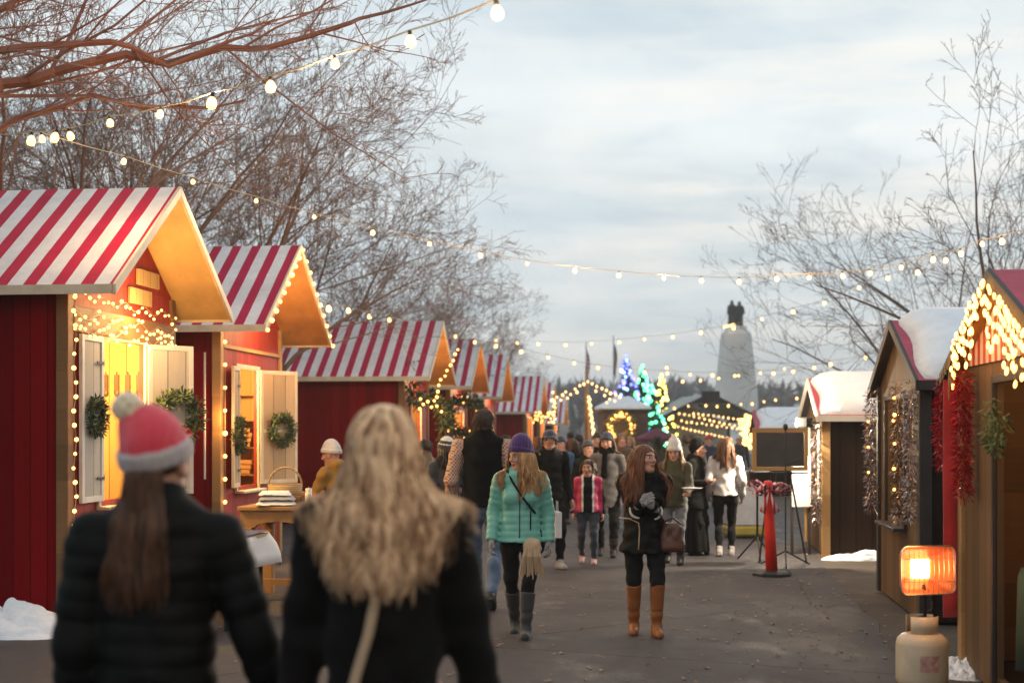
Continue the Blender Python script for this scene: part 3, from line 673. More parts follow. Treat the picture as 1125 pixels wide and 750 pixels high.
# striped cloth in the gable of R1
M['gable_stripe'] = stripes('gable_stripe', (.45, .04, .03), (.65, .55, .45), .16, 0, .5, axis=0)
m = MB(); e = R1.W / 2 - .06; m.prism([(-e, .006, R1.zs - .0), (e, .006, R1.zs), (0, .006, R1.Hr - .12)], (0, .012, 0)); m.build('gable_cloth', M['gable_stripe'], R1.o)
rng = random.Random(8); bu = []; pa = []
for i in range(34):
    f = i / 33; x = -1.42 + 2.84 * f; zt = R1.Hr - R1.sl * abs(x) - .07
    drop = .04 + (.30 if abs(x) < 1.0 else .05) * rng.random(); n = 1 + int(drop / .09)
    col = [R1.M @ Vector((x + rng.uniform(-.02, .02), R1.oh + .03 + .02 * rng.random(), zt - drop * k / max(1, n))) for k in range(n + 1)]
    bu += col; pa += col + [p + Vector((.004, .004, 0)) for p in col[::-1]]
M['fairy_hot'] = emit('fairy_hot', (1, .42, .09), 5.5, False)
BM['hot'] = MB().ball((0, 0, 0), .012, 6, 4, sc=(1, 1, 2.2)).mesh([M['fairy_hot']], True)
light_set('icicle_lights', 'blazing icicle lights hanging along the gable of the nearest right stall', [pa], bu[:100], BM['hot'], wire='wire_warm')
lamp(R1.M @ Vector((.2, .30, 2.2)), 6, (1, .5, .18), .15); lamp(R1.M @ Vector((0, -.5, 1.75)), 8, (1, .62, .25), .1)
m = MB()
far_u = R1.W
pth = [R1.w(far_u - .45, .09, 1.98), R1.w(far_u - .43, .09, 1.6), R1.w(far_u - .46, .09, 1.22)]
garland('tinsel_garland', 'fluffy red tinsel garland hanging at the corner of the nearest right stall', 'garland', pth, .045, 3200, .045, .005, [M['tinsel_red']], 3)
pth = [R1.w(far_u + .17, .10, 1.95), R1.w(far_u + .19, .11, 1.65), R1.w(far_u + .16, .10, 1.38)]
garland('tinsel_garland', 'shorter darker red tinsel garland left of the long red ribbon', 'garland', pth, .04, 1800, .045, .005, [M['tinsel_red']], 4)
m = MB(); zs_ = [1.96 - i * .115 for i in range(15)]
vs = []
for i, z in enumerate(zs_):
    off = .012 * math.sin(i * .9)
    vs += [R1.w(far_u + .08 + off, -.02, z), R1.w(far_u + .04 - off, .125, z)]
m.add(vs, [(2 * i, 2 * i + 1, 2 * i + 3, 2 * i + 2) for i in range(14)]); q = m.build('ribbon', M['red_cloth'], None, True); sd_ = q.modifiers.new('t', 'SOLIDIFY'); sd_.thickness = .006
tag(q, 'long flat red ribbon hanging from eave nearly to the ground, right stall corner', 'ribbon')
# counter of R1 with cloth, rack and cards
garland('evergreen_garland', 'bright green garland sprig looping inside the nearest right stall', 'garland', [R1.w(1.47, .05, 1.80), R1.w(1.40, .06, 1.58), R1.w(1.3, .05, 1.52), R1.w(1.1, .05, 1.72)], .03, 300, .05, .015, [M['ever_light']], 6)
m = MB(); k = 14; vs = []
for i in range(k + 1):
    u = 1.42 - 1.1 * i / k; w_ = .015 * math.sin(i * 2.1)
    vs += [R1.w(u, -.75, .80), R1.w(u, -.12, .80), R1.w(u, -.10 + w_, .74), R1.w(u, -.09 + 1.6 * w_, .20)]
m.add(vs, [(4 * i + j, 4 * i + j + 1, 4 * i + j + 5, 4 * i + j + 4) for i in range(k) for j in range(3)]); q = m.build('tablecloth', M['cloth_green'], None, True); sd_ = q.modifiers.new('t', 'SOLIDIFY'); sd_.thickness = .005
tag(q, 'dark green cloth draped over the counter of the nearest right stall', 'tablecloth')
for i, (col, u, h, lab) in enumerate((((.62, .5, .08), 1.38, .22, 'yellow greeting card standing at the front of the right stall counter'), ((.55, .58, .6), 1.28, .19, 'pale card leaning beside the yellow card on the green cloth'), ((.1, .3, .4), 1.19, .16, 'small teal card beside the pale card on the green cloth'))):
    M['card%d' % i] = mat('card%d' % i, col, .5, .15, 12)
    m = MB(); m.box((0, 0, h / 2), (.07, .012, h)); m.box((0, .008, h * .6), (.05, .003, h * .35), 1); q = m.build('greeting_card', [M['card%d' % i], M['cloth_white']]); q.location = R1.w(u, -.22, .806); q.rotation_euler = (R(-8), 0, R1.phi); tag(q, lab, 'card')
m = MB(); m.lathe([(.055, 0), (.06, .02), (.06, .14), (.045, .16), (.05, .17), (.05, .19)], 14); q = m.build('jar', M['wicker'], None, True); q.location = R1.w(1.30, -.45, .806); tag(q, 'brown lidded jar behind the cards in the nearest right stall', 'jar')
# framed picture on the dark wall by R1
o = thing('picture_frame', 'small framed print on the dark side wall beside the red ribbon', 'picture', R2.w(-.004, -.9, 1.22) , R2.phi + math.pi * 0)
m = MB(); m.box((0, 0, 0), (.02, .22, .32)); m.build('frame', M['dark_trim'], o); m = MB(); m.box((-.0125, 0, 0), (.005, .17, .27)); m.build('print', M['shutter_white'], o)
# tinsel on R2
for k, (u, r_, y_, lab) in enumerate(((.06, .05, .08, 'dark silver tinsel strand on the near edge of the second right stall'), (.62, .06, .09, 'sparkling gold and silver tinsel strand beside the opening of the second right stall'), (2.32, .06, .10, 'silver tinsel strand on the far corner of the second right stall'))):
    garland('tinsel_garland', lab, 'garland', [R2.w(u, y_, 2.0), R2.w(u + .03, y_, 1.5), R2.w(u, y_, .85)], r_ * .8, 1500, .05, .006, [M['tinsel_silver'], M['wicker']] if k == 1 else [M['tinsel_silver']], 20 + k)
q = [R2.w(u, .13, z) for u, z in ((2.3, 1.7), (2.3, 1.45), (2.28, 1.2), (.62, 1.9), (.66, 1.7), (.6, 1.5), (.64, 1.28), (.62, 1.1), (.6, 1.75))]
light_set('string_lights', 'few warm lights among the tinsel of the second right stall', [], q, BM['f'])
lamp(R2.w(1.3, .35, 1.9), 5, (1, .6, .28), .15); lamp(R2.w(1.3, -.4, 1.6), 4, (1, .62, .25), .1)
garland('tinsel_garland', 'bright silver tinsel curtain on the front edge of the third right stall', 'garland', [R3.w(-.02, .08, 1.76), R3.w(0, .1, 1.2), R3.w(.02, .08, .45)], .06, 900, .06, .012, [M['tinsel_silver']], 30)
# flood lamp on the third right stall
o = thing('flood_lamp', 'dazzling white flood lamp under the eave of the third right stall', 'lamp', R3.w(-.10, .26, 1.66), R3.phi - R(25))
m = MB(); m.b2((-.10, -.08, -.01), (.10, .06, .12)); m.build('housing', M['iron'], o, bevel=.01); m = MB(); m.tube([(0, -.08, .05), (0, -.2, .05)], .02, 6); m.build('bracket', M['iron'], o)
M['flood'] = emit('flood', (1, .93, .78), 120); m = MB(); m.box((0, .068, .05), (.17, .01, .10)); m.build('lens', M['flood'], o)
lamp(R3.w(-.14, .48, 1.72), 230, (1, .86, .62), .06)
# snow on the ground
def snow_pile(label, c, rx, ry, h, seed):
    rg = random.Random(seed); m = MB(); nx = 70; vs = []
    lumps = [(rg.uniform(-.85, .85), rg.uniform(-.85, .85), rg.uniform(.07, .24), rg.uniform(.25, .9)) for _ in range(110)]
    for j in range(nx + 1):
        for i in range(nx + 1):
            x = -1 + 2 * i / nx; y = -1 + 2 * j / nx; r = math.hypot(x, y); b = max(0, 1 - r * r) ** .7 * .5; z = 0
            for lx, ly, lr, lh in lumps:
                q = 1 - ((x - lx) ** 2 + (y - ly) ** 2) / (lr * lr)
                if q > 0: z = max(z, lh * q ** .5 * max(0, 1 - r * .75))
            vs.append((c[0] + x * rx, c[1] + y * ry, (b + z) * h * .75 - .015 + rg.uniform(0, .012) * (b > .02)))
    m.add(vs, [(j * (nx + 1) + i, j * (nx + 1) + i + 1, (j + 1) * (nx + 1) + i + 1, (j + 1) * (nx + 1) + i) for j in range(nx) for i in range(nx)])
    return tag(m.build('snow_pile', M['snow'], None, True), label, 'snow pile')
snow_pile('lumpy heap of snow at the foot of the nearest red stall wall', (-4.25, 11.35, 0), .85, .42, .34, 1)
snow_pile('ragged patches of snow along the base of the third dark stall', (4.45, 17.75, 0), .6, .16, .14, 2)
snow_pile('crusted dirty snow clump beside the gas bottle', (3.02, 9.5, 0), .26, .34, .13, 4)
# ------------------------------------------------------------------ tables by the left stalls
o = thing('wooden_table', 'chunky orange wooden stand with arched apron outside the second stall', 'table', (-2.16, 13.75, 0), R(-6.5))
m = MB(); m.b2((-.38, -.42, .86), (.38, .42, .90)); m.build('tabletop', M['bench_wood'], o, bevel=.006)
for sx in (-1, 1):
    for sy in (-1, 1): m = MB(); m.b2((sx * .30 - .055, sy * .34 - .055, 0), (sx * .30 + .055, sy * .34 + .055, .70)); m.build('leg', M['bench_wood'], o, bevel=.006)
def apron(w, axis):
    pts = [(-w, .858), (w, .858), (w, .702)] + [(w * .62 * math.cos(a), .702 + .055 * math.sin(a)) for a in [math.pi * i / 8 for i in range(9)]] + [(-w, .702)]
    return pts
for sy in (-1, 1):
    m = MB(); m.prism([(x, sy * .34 - .05, z) for x, z in apron(.36, 0)], (0, .10, 0)); m.build('apron', M['bench_wood'], o)
for sx in (-1, 1):
    m = MB(); m.b2((sx * .32 - .02, -.288, .72), (sx * .32 + .02, .288, .857)); m.build('apron', M['bench_wood'], o)
m = MB(); m.b2((-.245, -.03, .12), (.245, .03, .18)); m.build('stretcher', M['bench_wood'], o)
TZ = .90
def linen(z, dx, s, col, lab):
    m = MB(); rg = random.Random(int(z * 1000)); n = 10; vs = []
    for j in range(n + 1):
        for i in range(n + 1):
            x = -1 + 2 * i / n; y = -1 + 2 * j / n; ed = max(abs(x), abs(y))
            vs.append((x * .18 * s, y * .15 * s, (.045 if ed < .95 else .012) + rg.uniform(-.004, .004)))
    m.add(vs, [(j * (n + 1) + i, j * (n + 1) + i + 1, (j + 1) * (n + 1) + i + 1, (j + 1) * (n + 1) + i) for j in range(n) for i in range(n)])
    m.add([(-.17 * s, -.14 * s, .001), (.17 * s, -.14 * s, .001), (.17 * s, .14 * s, .001), (-.17 * s, .14 * s, .001)], [(0, 3, 2, 1)])
    q = m.build('folded_linen', M[col], None, True); q.location = (-2.24 + dx, 13.5, TZ + z); q.rotation_euler = (0, 0, R(8)); tag(q, lab, 'linen')
M['cloth_grey'] = mat('cloth_grey', (.30, .31, .36), .85, .15, 6)
linen(.002, 0, 1.05, 'cloth_white', 'white folded linen lying lowest on the wooden stand')
linen(.05, .01, .95, 'cloth_grey', 'grey blue folded cloth between two white ones on the stand')
linen(.095, -.01, .85, 'cloth_white', 'crumpled white cloth topping the pile on the wooden stand')
o = thing('wicker_basket', 'wicker basket with tall handle standing behind the folded linen', 'basket', (-2.22, 13.92, TZ + .002), R(10))
m = MB(); m.lathe([(.13, 0), (.16, .10), (.17, .19), (.16, .19), (.145, .02)], 18); m.build('bowl', M['wicker'], o, True)
m = MB(); m.tube([(math.cos(a) * .16, 0, .18 + math.sin(a) * .17) for a in [math.pi * i / 12 for i in range(13)]], .01, 6); m.build('handle', M['wicker'], o, True)
M['candle'] = mat('candle', (.62, .12, .06), .4, .2, 10); M['wax'] = mat('wax', (.75, .7, .6), .4, .1, 10)
for k, (x, y, c, h, lab) in enumerate(((-1.94, 13.55, 'wax', .12, 'cream candle at the near right edge of the wooden stand'), (-1.90, 13.72, 'candle', .09, 'short red candle behind the cream one on the stand'), (-1.98, 13.85, 'wax', .15, 'tall pale candle at the back right of the stand'))):
    m = MB(); m.lathe([(.03, 0), (.032, .01), (.032, h - .01), (.028, h)], 12); m.tube([(0, 0, h - .002), (.002, 0, h + .015)], .002, 4); q = m.build('candle', M[c], None, True); q.location = (x, y, TZ + .002); tag(q, lab, 'candle')
# table with white cloth in front of the first stall
o = thing('folding_table', 'cloth covered table mostly hidden behind the woman in the red hat', 'table', (-2.60, 11.95, 0), R(-6.5))
m = MB(); m.b2((-.42, -.55, .70), (.42, .55, .73)); m.build('tabletop', M['ply'], o)
for sx in (-1, 1):
    for sy in (-1, 1): m = MB(); m.tube([(sx * .36, sy * .48, 0), (sx * .36, sy * .48, .70)], .018, 8); m.build('leg', M['iron'], o)
m = MB(); n = 16; vs = []
for i in range(n + 1):
    for j in range(n + 1):
        x = -.72 + 1.44 * i / n; y = -.85 + 1.7 * j / n; ex = max(0, abs(x) - .43); ey = max(0, abs(y) - .56)
        z = .738 - .93 * max(ex, ey) - .12 * min(ex, ey); fl = .03 * math.sin(7 * x + 5 * y) * (ex + ey > 0)
        vs.append((math.copysign(min(abs(x), .435 + ex * .18), x) + fl * (ex > 0), math.copysign(min(abs(y), .565 + ey * .18), y) + fl * (ey > 0), z))
m.add(vs, [(i * (n + 1) + j, (i + 1) * (n + 1) + j, (i + 1) * (n + 1) + j + 1, i * (n + 1) + j + 1) for i in range(n) for j in range(n)])
q = m.build('tablecloth', M['cloth_white'], None, True); q.location = (-2.60, 11.95, 0); q.rotation_euler = (0, 0, R(-6.5)); sd_ = q.modifiers.new('t', 'SOLIDIFY'); sd_.thickness = .004; tag(q, 'white tablecloth with a hanging pointed corner by the first stall', 'tablecloth')
m = MB(); n = 10; vs = [(-.44 + .88 * i / n, -.5 + 1.0 * j / n, .745 + .002 * math.sin(i * 2) * math.cos(j)) for i in range(n + 1) for j in range(n + 1)]
m.add(vs, [(i * (n + 1) + j, (i + 1) * (n + 1) + j, (i + 1) * (n + 1) + j + 1, i * (n + 1) + j + 1) for i in range(n) for j in range(n)])
q = m.build('table_runner', M['cloth_navy'], None, True); q.location = (-2.60, 11.95, 0); q.rotation_euler = (0, 0, R(-6.5)); tag(q, 'navy blue runner lying flat on the white tablecloth', 'runner')

# ------------------------------------------------------------------ gas heater
M['tank'] = mat('tank', (.52, .43, .31), .45, .14, 7, bump=.06, spec=.5)
M['tank_label'] = mat('tank_label', (.5, .28, .24), .5, .4, 30)
M['heat'] = emit('heat', (1, .50, .20), 14); M['reflector'] = mat('reflector', (.60, .17, .05), .45, .15, 10, metal=.3)
HX, HD = (1013 - CX) / F * 8.75, 8.75
o = thing('gas_bottle', 'cream propane bottle standing on the asphalt under the glowing heater', 'gas bottle', (HX, HD, .004), R(10))
m = MB(); m.lathe([(.115, 0), (.115, .035), (.13, .04), (.155, .075), (.158, .10), (.158, .30), (.150, .335), (.12, .362), (.07, .375), (.03, .378)], 32); m.build('body', M['tank'], o, True)
m = MB()
for k in range(20):
    a = math.pi * 2 * k / 20
    if 0.15 < abs(math.sin(a)) or k % 10: pass
for a0 in (R(20), R(200)):
    pts = [(math.cos(a0 + R(7.5) * i) * .095, math.sin(a0 + R(7.5) * i) * .095) for i in range(19)]
    vs = [(x, y, .355) for x, y in pts] + [(x * 1.02, y * 1.02, .475) for x, y in pts]
    m.add(vs, [(i, i + 1, 19 + i + 1, 19 + i) for i in range(18)])
q = m.build('collar', M['tank'], o, True); sd_ = q.modifiers.new('t', 'SOLIDIFY'); sd_.thickness = .004
m = MB(); m.lathe([(.028, .375), (.028, .42), (.02, .43), (.02, .45)], 10); m.tube([(0, 0, .44), (-.05, -.02, .44)], .014, 8); m.ball((0, 0, .465), .03, 10, 6, sc=(1, 1, .5)); m.build('valve', M['iron'], o, True)
m = MB()
vs = [(math.cos(R(-120 + 6 * i)) * .1595, math.sin(R(-120 + 6 * i)) * .1595, z) for z in (.15, .25) for i in range(8)]; m.add(vs, [(i, i + 1, 9 + i, 8 + i) for i in range(7)]); m.build('sticker', M['tank_label'], o)
o = thing('radiant_heater', 'square orange glowing gas heater head mounted above the cream bottle', 'heater', (HX + .015, HD - .01, .468), R(10))
m = MB(); m.tube([(0, 0, 0), (.0, 0, .15), (.0, .02, .20)], .011, 8); m.tube([(.0, .0, .03), (.03, -.03, .05), (.05, .0, .10), (.02, .05, .2)], .006, 6); m.build('stem', M['iron'], o, True)
def rrect(w, h, r, y, z0, n=6):
    out = []
    for cx, cz, a0 in ((w - r, h - r, 0), (-w + r, h - r, 90), (-w + r, -h + r, 180), (w - r, -h + r, 270)):
        for i in range(n): a = R(a0 + 90 * i / (n - 1)); out.append((cx + r * math.cos(a), y, z0 + cz + r * math.sin(a)))
    return out
zc = .295; rings = [rrect(.060, .060, .015, .085, zc), rrect(.075, .070, .02, .075, zc), rrect(.14, .115, .035, .02, zc), rrect(.175, .145, .045, -.045, zc), rrect(.18, .150, .045, -.045, zc), rrect(.15, .12, .035, .04, zc), rrect(.07, .07, .02, .10, zc)]
m = MB(); k = len(rings[0]); m.add([p for r_ in rings for p in r_], [(i * k + j, i * k + (j + 1) % k, (i + 1) * k + (j + 1) % k, (i + 1) * k + j) for i in range(len(rings) - 1) for j in range(k)] + [tuple(6 * k + j for j in range(k))])
m.build('reflector', M['reflector'], o, True)
m = MB(); m.box((0, .066, zc), (.125, .012, .120)); q = m.build('burner', M['heat'], o, bevel=.02)
m = MB()
for i in range(11):
    x = -.16 + .032 * i; m.tube([(x, -.047, zc - .14), (x, -.062, zc), (x, -.047, zc + .14)], .0018, 4)
for z in (-.07, .07): m.tube([(-.17, -.05, zc + z), (.17, -.05, zc + z)], .0018, 4)
m.tube(rrect(.178, .148, .045, -.047, zc), .004, 5, closed=True); m.build('grille', M['steel'], o)
lamp((HX, HD - .16, .468 + zc), 2.2, (1, .42, .12), .06)

# ------------------------------------------------------------------ red barrier post with bow
bx = P(848, HY, 15.8).x
o = thing('barrier_post', 'bright red plastic barrier post on a black rubber foot', 'barrier post', (bx, 15.8, .004), R(6))
M['red_plastic'] = mat('red_plastic', (.72, .030, .018), .4, .12, 4, bump=.03)
m = MB(); m.lathe([(.22, 0), (.22, .03), (.19, .05), (.06, .06)], 8); m.build('foot', M['black'], o)
m = MB(); m.lathe([(.068, .05), (.060, .5), (.048, 1.0), (.050, 1.02), (.04, 1.05), (.02, 1.055)], 14, 0, Matrix.Rotation(R(-2.5), 4, 'Y')); m.build('post', M['red_plastic'], o, True)
m = MB(); m.lathe([(.066, .86), (.067, .93)], 14, 0, Matrix.Rotation(R(-2.5), 4, 'Y')); 
M['bow_stripe'] = stripes('bow_stripe', (.62, .05, .10), (.8, .62, .64), .05, 0, .5, axis=0)
rng = random.Random(2); m = MB()
for k in range(20):
    a = rng.uniform(0, 6.28); L = rng.uniform(.14, .27); up = rng.uniform(-.12, .08); c = Vector((-.04, -.03, .97)); d = Vector((math.cos(a), math.sin(a) * .6, up * 3)).normalized(); s = d.cross(Vector((0, 0, 1))).normalized() * .028
    p1 = c + d * L * .6 + Vector((0, 0, .05)); p2 = c + d * L; p3 = c + d * L * .55 - Vector((0, 0, .05))
    m.add([c - s, c + s, p1 + s, p1 - s, p2 + s, p2 - s, p3 + s, p3 - s], [(0, 1, 2, 3), (3, 2, 4, 5), (5, 4, 6, 7), (7, 6, 1, 0)])
for sx in (-1, 1): m.prism([(-.04, -.08, .95), (-.04 + sx * .05, -.085, .68), (-.04 + sx * .11, -.085, .72)], (0, .006, 0))
q = m.build('ribbon_bow', M['bow_stripe'], None, True); q.location = (bx, 15.8, .004); sd_ = q.modifiers.new('t', 'SOLIDIFY'); sd_.thickness = .002; tag(q, 'large red and white ribbon bow tied round the red barrier post', 'bow')

# ------------------------------------------------------------------ blackboard, stands, speaker
ex, ed = P(857, HY, 17.4).x, 17.4
o = thing('blackboard_easel', 'wood-framed blackboard propped on a black metal easel', 'easel', (ex, ed, .004), R(8))
m = MB(); m.b2((-.30, -.01, 1.17), (.30, .01, 1.58), 0); m.build('board', mat('slate', (.045, .042, .04), .6, .3, 3), o)
m = MB()
for lo, hi in (((-.35, -.02, 1.585), (.35, .02, 1.64)), ((-.35, -.02, 1.115), (.35, .02, 1.165)), ((-.35, -.02, 1.165), (-.303, .02, 1.585)), ((.303, -.02, 1.165), (.35, .02, 1.585))): m.b2(lo, hi)
m.build('frame', M['post_light'], o, bevel=.004)
for p0, p1 in (((-.05, .04, 1.55), (-.30, -.10, 0)), ((.05, .04, 1.55), (.30, -.10, 0)), ((0, .05, 1.55), (0, .45, 0))): m = MB(); m.tube([p0, p1], .012, 6); m.build('leg', M['black'], o)
m = MB(); m.b2((-.33, -.07, 1.08), (.33, .02, 1.10)); m.build('ledge', M['black'], o)
mx = P(863, HY, 16.9).x
o = thing('microphone_stand', 'thin black microphone stand on splayed feet beside the easel', 'stand', (mx, 16.9, .004), R(20))
m = MB(); m.tube([(0, 0, .1), (0, 0, 1.62)], .010, 6); m.build('pole', M['black'], o); m = MB(); m.ball((0, 0, 1.65), .03, 8, 6, sc=(1, 1, 1.4)); m.build('microphone', M['black'], o)
for k in range(3): a = 2.1 * k; m = MB(); m.tube([(0, 0, .18), (math.cos(a) * .33, math.sin(a) * .33, .012)], .010, 6); m.build('leg', M['black'], o)
m = MB(); m.tube([(0, 0, 1.2), (.16, -.1, 1.28)], .008, 5); m.build('clamp_arm', M['black'], o)
sx_, sd2 = P(832, HY, 17.6).x, 17.6
o = thing('tripod_stand', 'low black tripod with dark case left of the red post', 'tripod', (sx_, sd2, .004), 0)
m = MB(); m.tube([(0, 0, .25), (0, 0, .95)], .014, 6); m.build('pole', M['black'], o)
for k in range(3): a = 2.1 * k + .5; m = MB(); m.tube([(0, 0, .3), (math.cos(a) * .26, math.sin(a) * .26, .012)], .011, 6); m.build('leg', M['black'], o)
m = MB(); m.b2((-.12, -.09, .92), (.14, .09, 1.12)); m.build('case', M['black'], o, bevel=.02)
wx = P(884, HY, 18.2).x
o = thing('sign_board', 'blank white panel leaning beside the front of the third dark stall', 'sign', (wx, 18.4, .004), R(14))
m = MB(); m.b2((-.13, -.012, .62), (.13, .012, 1.28)); m.build('panel', M['cloth_white'], o, bevel=.005)
for x in (-.12, .12): m = MB(); m.b2((x - .015, .013, 0), (x + .015, .043, 1.2)); m.build('leg', M['dark_trim'], o)
o = thing('trolley_cart', 'grey box with yellow bumper resting on the asphalt behind the red bow', 'box', (P(818, HY, 21.5).x, 21.5, .004), R(5))
m = MB(); m.b2((-.30, -.25, .18), (.30, .25, 1.0)); m.build('body', M['cloth_grey'], o, bevel=.02); m = MB(); m.b2((-.33, -.28, .03), (.33, .28, .178)); m.build('bumper', mat('yellow_bumper', (.22, .18, .03), .6, .2, 6), o, bevel=.03)

# ------------------------------------------------------------------ hanging light strings over the lane
def interp(xs, d0, d1, dm=None):
    x0, x1 = xs[0], xs[-1]; out = []
    for x in xs:
        f = (x - x0) / (x1 - x0); d = d0 + (d1 - d0) * f
        if dm is not None: d += (dm - (d0 + d1) / 2) * 4 * f * (1 - f)
        out.append(d)
    return out
def strand(label, px, ds, mesh='B', up=9, wr=.005, wire='wire_warm', ext=()):
    pts = [P(x, y - up * 0, d) for (x, y), d in zip(px, ds)]
    top = [p + Vector((0, 0, .03)) for p in pts]; path = []
    for i, p in enumerate(top):
        path.append(p)
        if i + 1 < len(top): path.append(p.lerp(top[i + 1], .5) - Vector((0, 0, .010)))
    path = list(ext) + path
    light_set('string_lights', label, [path], [p + Vector((0, 0, .0)) for p in top], BM[mesh], 'light strings over the lane', wire, wr)
A = [(-60, 152), (-20, 152), (35, 150), (63, 147), (75, 146), (120, 133), (177, 123), (234, 107), (297, 90), (367, 67), (450, 40), (545, 7), (680, -45), (860, -130), (1150, -290)]
BM['BL'] = bulb_mesh(.030, 'bulb')
strand('large round bulbs climbing from the left tree to the top centre of the sky', A, interp([p[0] for p in A[:13]], 10.5, 6.0) + [5.0, 3.9], 'BL', ext=())
for q_ in ((1.25, 2.2, 3.35), (1.1, .6, 3.30), (.9, -1.0, 3.35)): lamp(q_, 26, (1, .62, .30), .05)
B = [(45, 150), (137, 175), (212, 198), (282, 219), (346, 237), (410, 253), (472, 266), (528, 278), (580, 288), (632, 295), (680, 300), (730, 304), (770, 306), (812, 307), (852, 304), (890, 303), (925, 301), (955, 298), (990, 292), (1025, 282), (1055, 276), (1078, 266), (1100, 262), (1140, 250)]
strand('longest string of bulbs sagging across the whole sky from left tree to right trees', B, interp([p[0] for p in B], 11, 14, 20))
Cc = [(545, 372), (568, 375), (592, 376), (621, 377), (650, 376), (680, 374), (708, 371), (739, 368), (770, 363), (806, 358), (837, 349), (871, 340), (906, 331), (943, 314), (976, 303), (1008, 296), (1040, 283)]
strand('string of bulbs crossing behind the statue and rising to the right', Cc, interp([p[0] for p in Cc], 42, 20), 'BF')
D = [(360, 335), (382, 338), (405, 345), (427, 349), (450, 355), (475, 362), (500, 368), (522, 374), (545, 378), (573, 384), (602, 391), (630, 397), (657, 402), (683, 405), (709, 407), (733, 408), (758, 410), (783, 410), (808, 411), (850, 408), (872, 406), (895, 402), (912, 398), (950, 391), (968, 384), (990, 380)]
strand('string of bulbs above the third roof passing low across the monument', D, interp([p[0] for p in D], 20, 28, 34), 'BF')
E = [(733, 402), (750, 417), (770, 416), (790, 414), (811, 411), (835, 408), (862, 404)]
strand('short lower string of bulbs in front of the monument shaft', E, interp([p[0] for p in E], 44, 44.5), 'BF')
Fp = [(741, 447), (756, 445), (775, 444), (788, 445), (801, 444), (814, 443), (827, 442), (839, 440), (852, 438), (875, 436)]
strand('lowest row of bulbs strung over the pavilion roof edge', Fp, interp([p[0] for p in Fp], 48, 44), 'BF')

# light thrown by the bulbs of the strings themselves
for px_, dd_, e_ in ((137, 11.8, 14), (282, 14, 20), (410, 17, 26), (528, 19, 30), (632, 20, 34), (730, 20, 34), (852, 18.5, 30), (955, 16.5, 26), (1055, 15, 22)):
    k_ = min(range(len(B)), key=lambda i: abs(B[i][0] - px_)); p_ = P(B[k_][0], B[k_][1], dd_); lamp(p_ - Vector((0, 0, .12)), e_ * 1.7, (1, .62, .30), .05)
for x_, y_, d_, e_ in ((234, 107, 9.0, 16), (367, 67, 8.0, 16), (545, 7, 6.6, 16)): lamp(P(x_, y_, d_) - Vector((0, 0, .12)), e_ * 1.8, (1, .62, .30), .05)
# ------------------------------------------------------------------ far end of the lane
M['stone'] = mat('stone', (.80, .78, .74), .8, .1, .5, bump=.2, bscale=3); M['bronze'] = mat('bronze', (.045, .05, .045), .45, .3, 3, metal=.4)
mx, md = P(808.5, HY, 100).x, 100.0
MON = o = thing('monument', 'tall pale stone monument topped by dark bronze figures', 'monument', (mx, md, 0), R(8))
m = MB()
def sq(h, z): return [(-h, -h, z), (h, -h, z), (h, h, z), (-h, h, z)]
lv = [(1.36, 0), (1.23, 4.0), (.90, 8.0), (.86, 8.35), (.72, 8.6)]
vs = [p for h, z in lv for p in sq(h, z)]; m.add(vs, [(i * 4 + j, i * 4 + (j + 1) % 4, i * 4 + 4 + (j + 1) % 4, i * 4 + 4 + j) for i in range(len(lv) - 1) for j in range(4)] + [(16, 17, 18, 19)]); m.build('shaft', M['stone'], o, bevel=.08)
for x in (-.5, 0, .5):
    m = MB(); m.prism([(x - .07, -1.32, 1.5), (x + .07, -1.32, 1.5), (x * .72 + .05, -.93, 7.8), (x * .72 - .05, -.93, 7.8)], (0, -.05, 0)); m.build('pilaster', M['stone'], o)
m = MB(); m.b2((-2.2, -2.2, -.1), (2.2, 2.2, .8)); m.build('plinth', M['stone'], o, bevel=.05)
m = MB(); m.b2((-.62, -.62, 8.6), (.62, .62, 8.9)); m.build('cap', M['stone'], o, bevel=.04)
lmp = light_set('string_lights', 'small warm lights glowing at the feet of the bronze figures', [], [P(800 + dx, 358 - dx * .2, 98.6) for dx in (-4, -2, 0, 2, 4, 6)], MB().ball((0, 0, 0), .10, 6, 4).mesh([M['bulb_far']], True))
# kiosk with lit wreath
kx, kd = P(684, HY, 50).x, 50.0
o = thing('kiosk', 'brown square kiosk with white hipped snowy roof at the lane end', 'kiosk', (kx, kd, 0), R(5))
M['brick_brown'] = plank('brick_brown', (.11, .075, .06), .2, 'z', .4, .8)
m = MB(); m.b2((-.78, -.78, 0), (.78, .78, 2.25)); m.build('wall', M['brick_brown'], o, bevel=.02)
m = MB(); m.b2((-.86, -.86, 2.252), (.86, .86, 2.34)); m.build('cornice', M['dark_trim'], o)
m = MB(); lv = [(.88, 2.342), (.88, 2.42), (.30, 2.76), (.22, 2.79)]; vs = [p for h, z in lv for p in sq(h, z)]; m.add(vs, [(i * 4 + j, i * 4 + (j + 1) % 4, i * 4 + 4 + (j + 1) % 4, i * 4 + 4 + j) for i in range(3) for j in range(4)] + [(12, 13, 14, 15)]); m.build('roof', M['snow'], o, bevel=.04)
wreath('big glowing yellow wreath on the brown kiosk wall', P(682, 468, 49.0), R(5 + 180), .40, 31, bow=False, lit=80, mats=('ever_light', 'pine'))
lamp(P(682, 466, 48.3), 14, (1, .72, .25), .3)
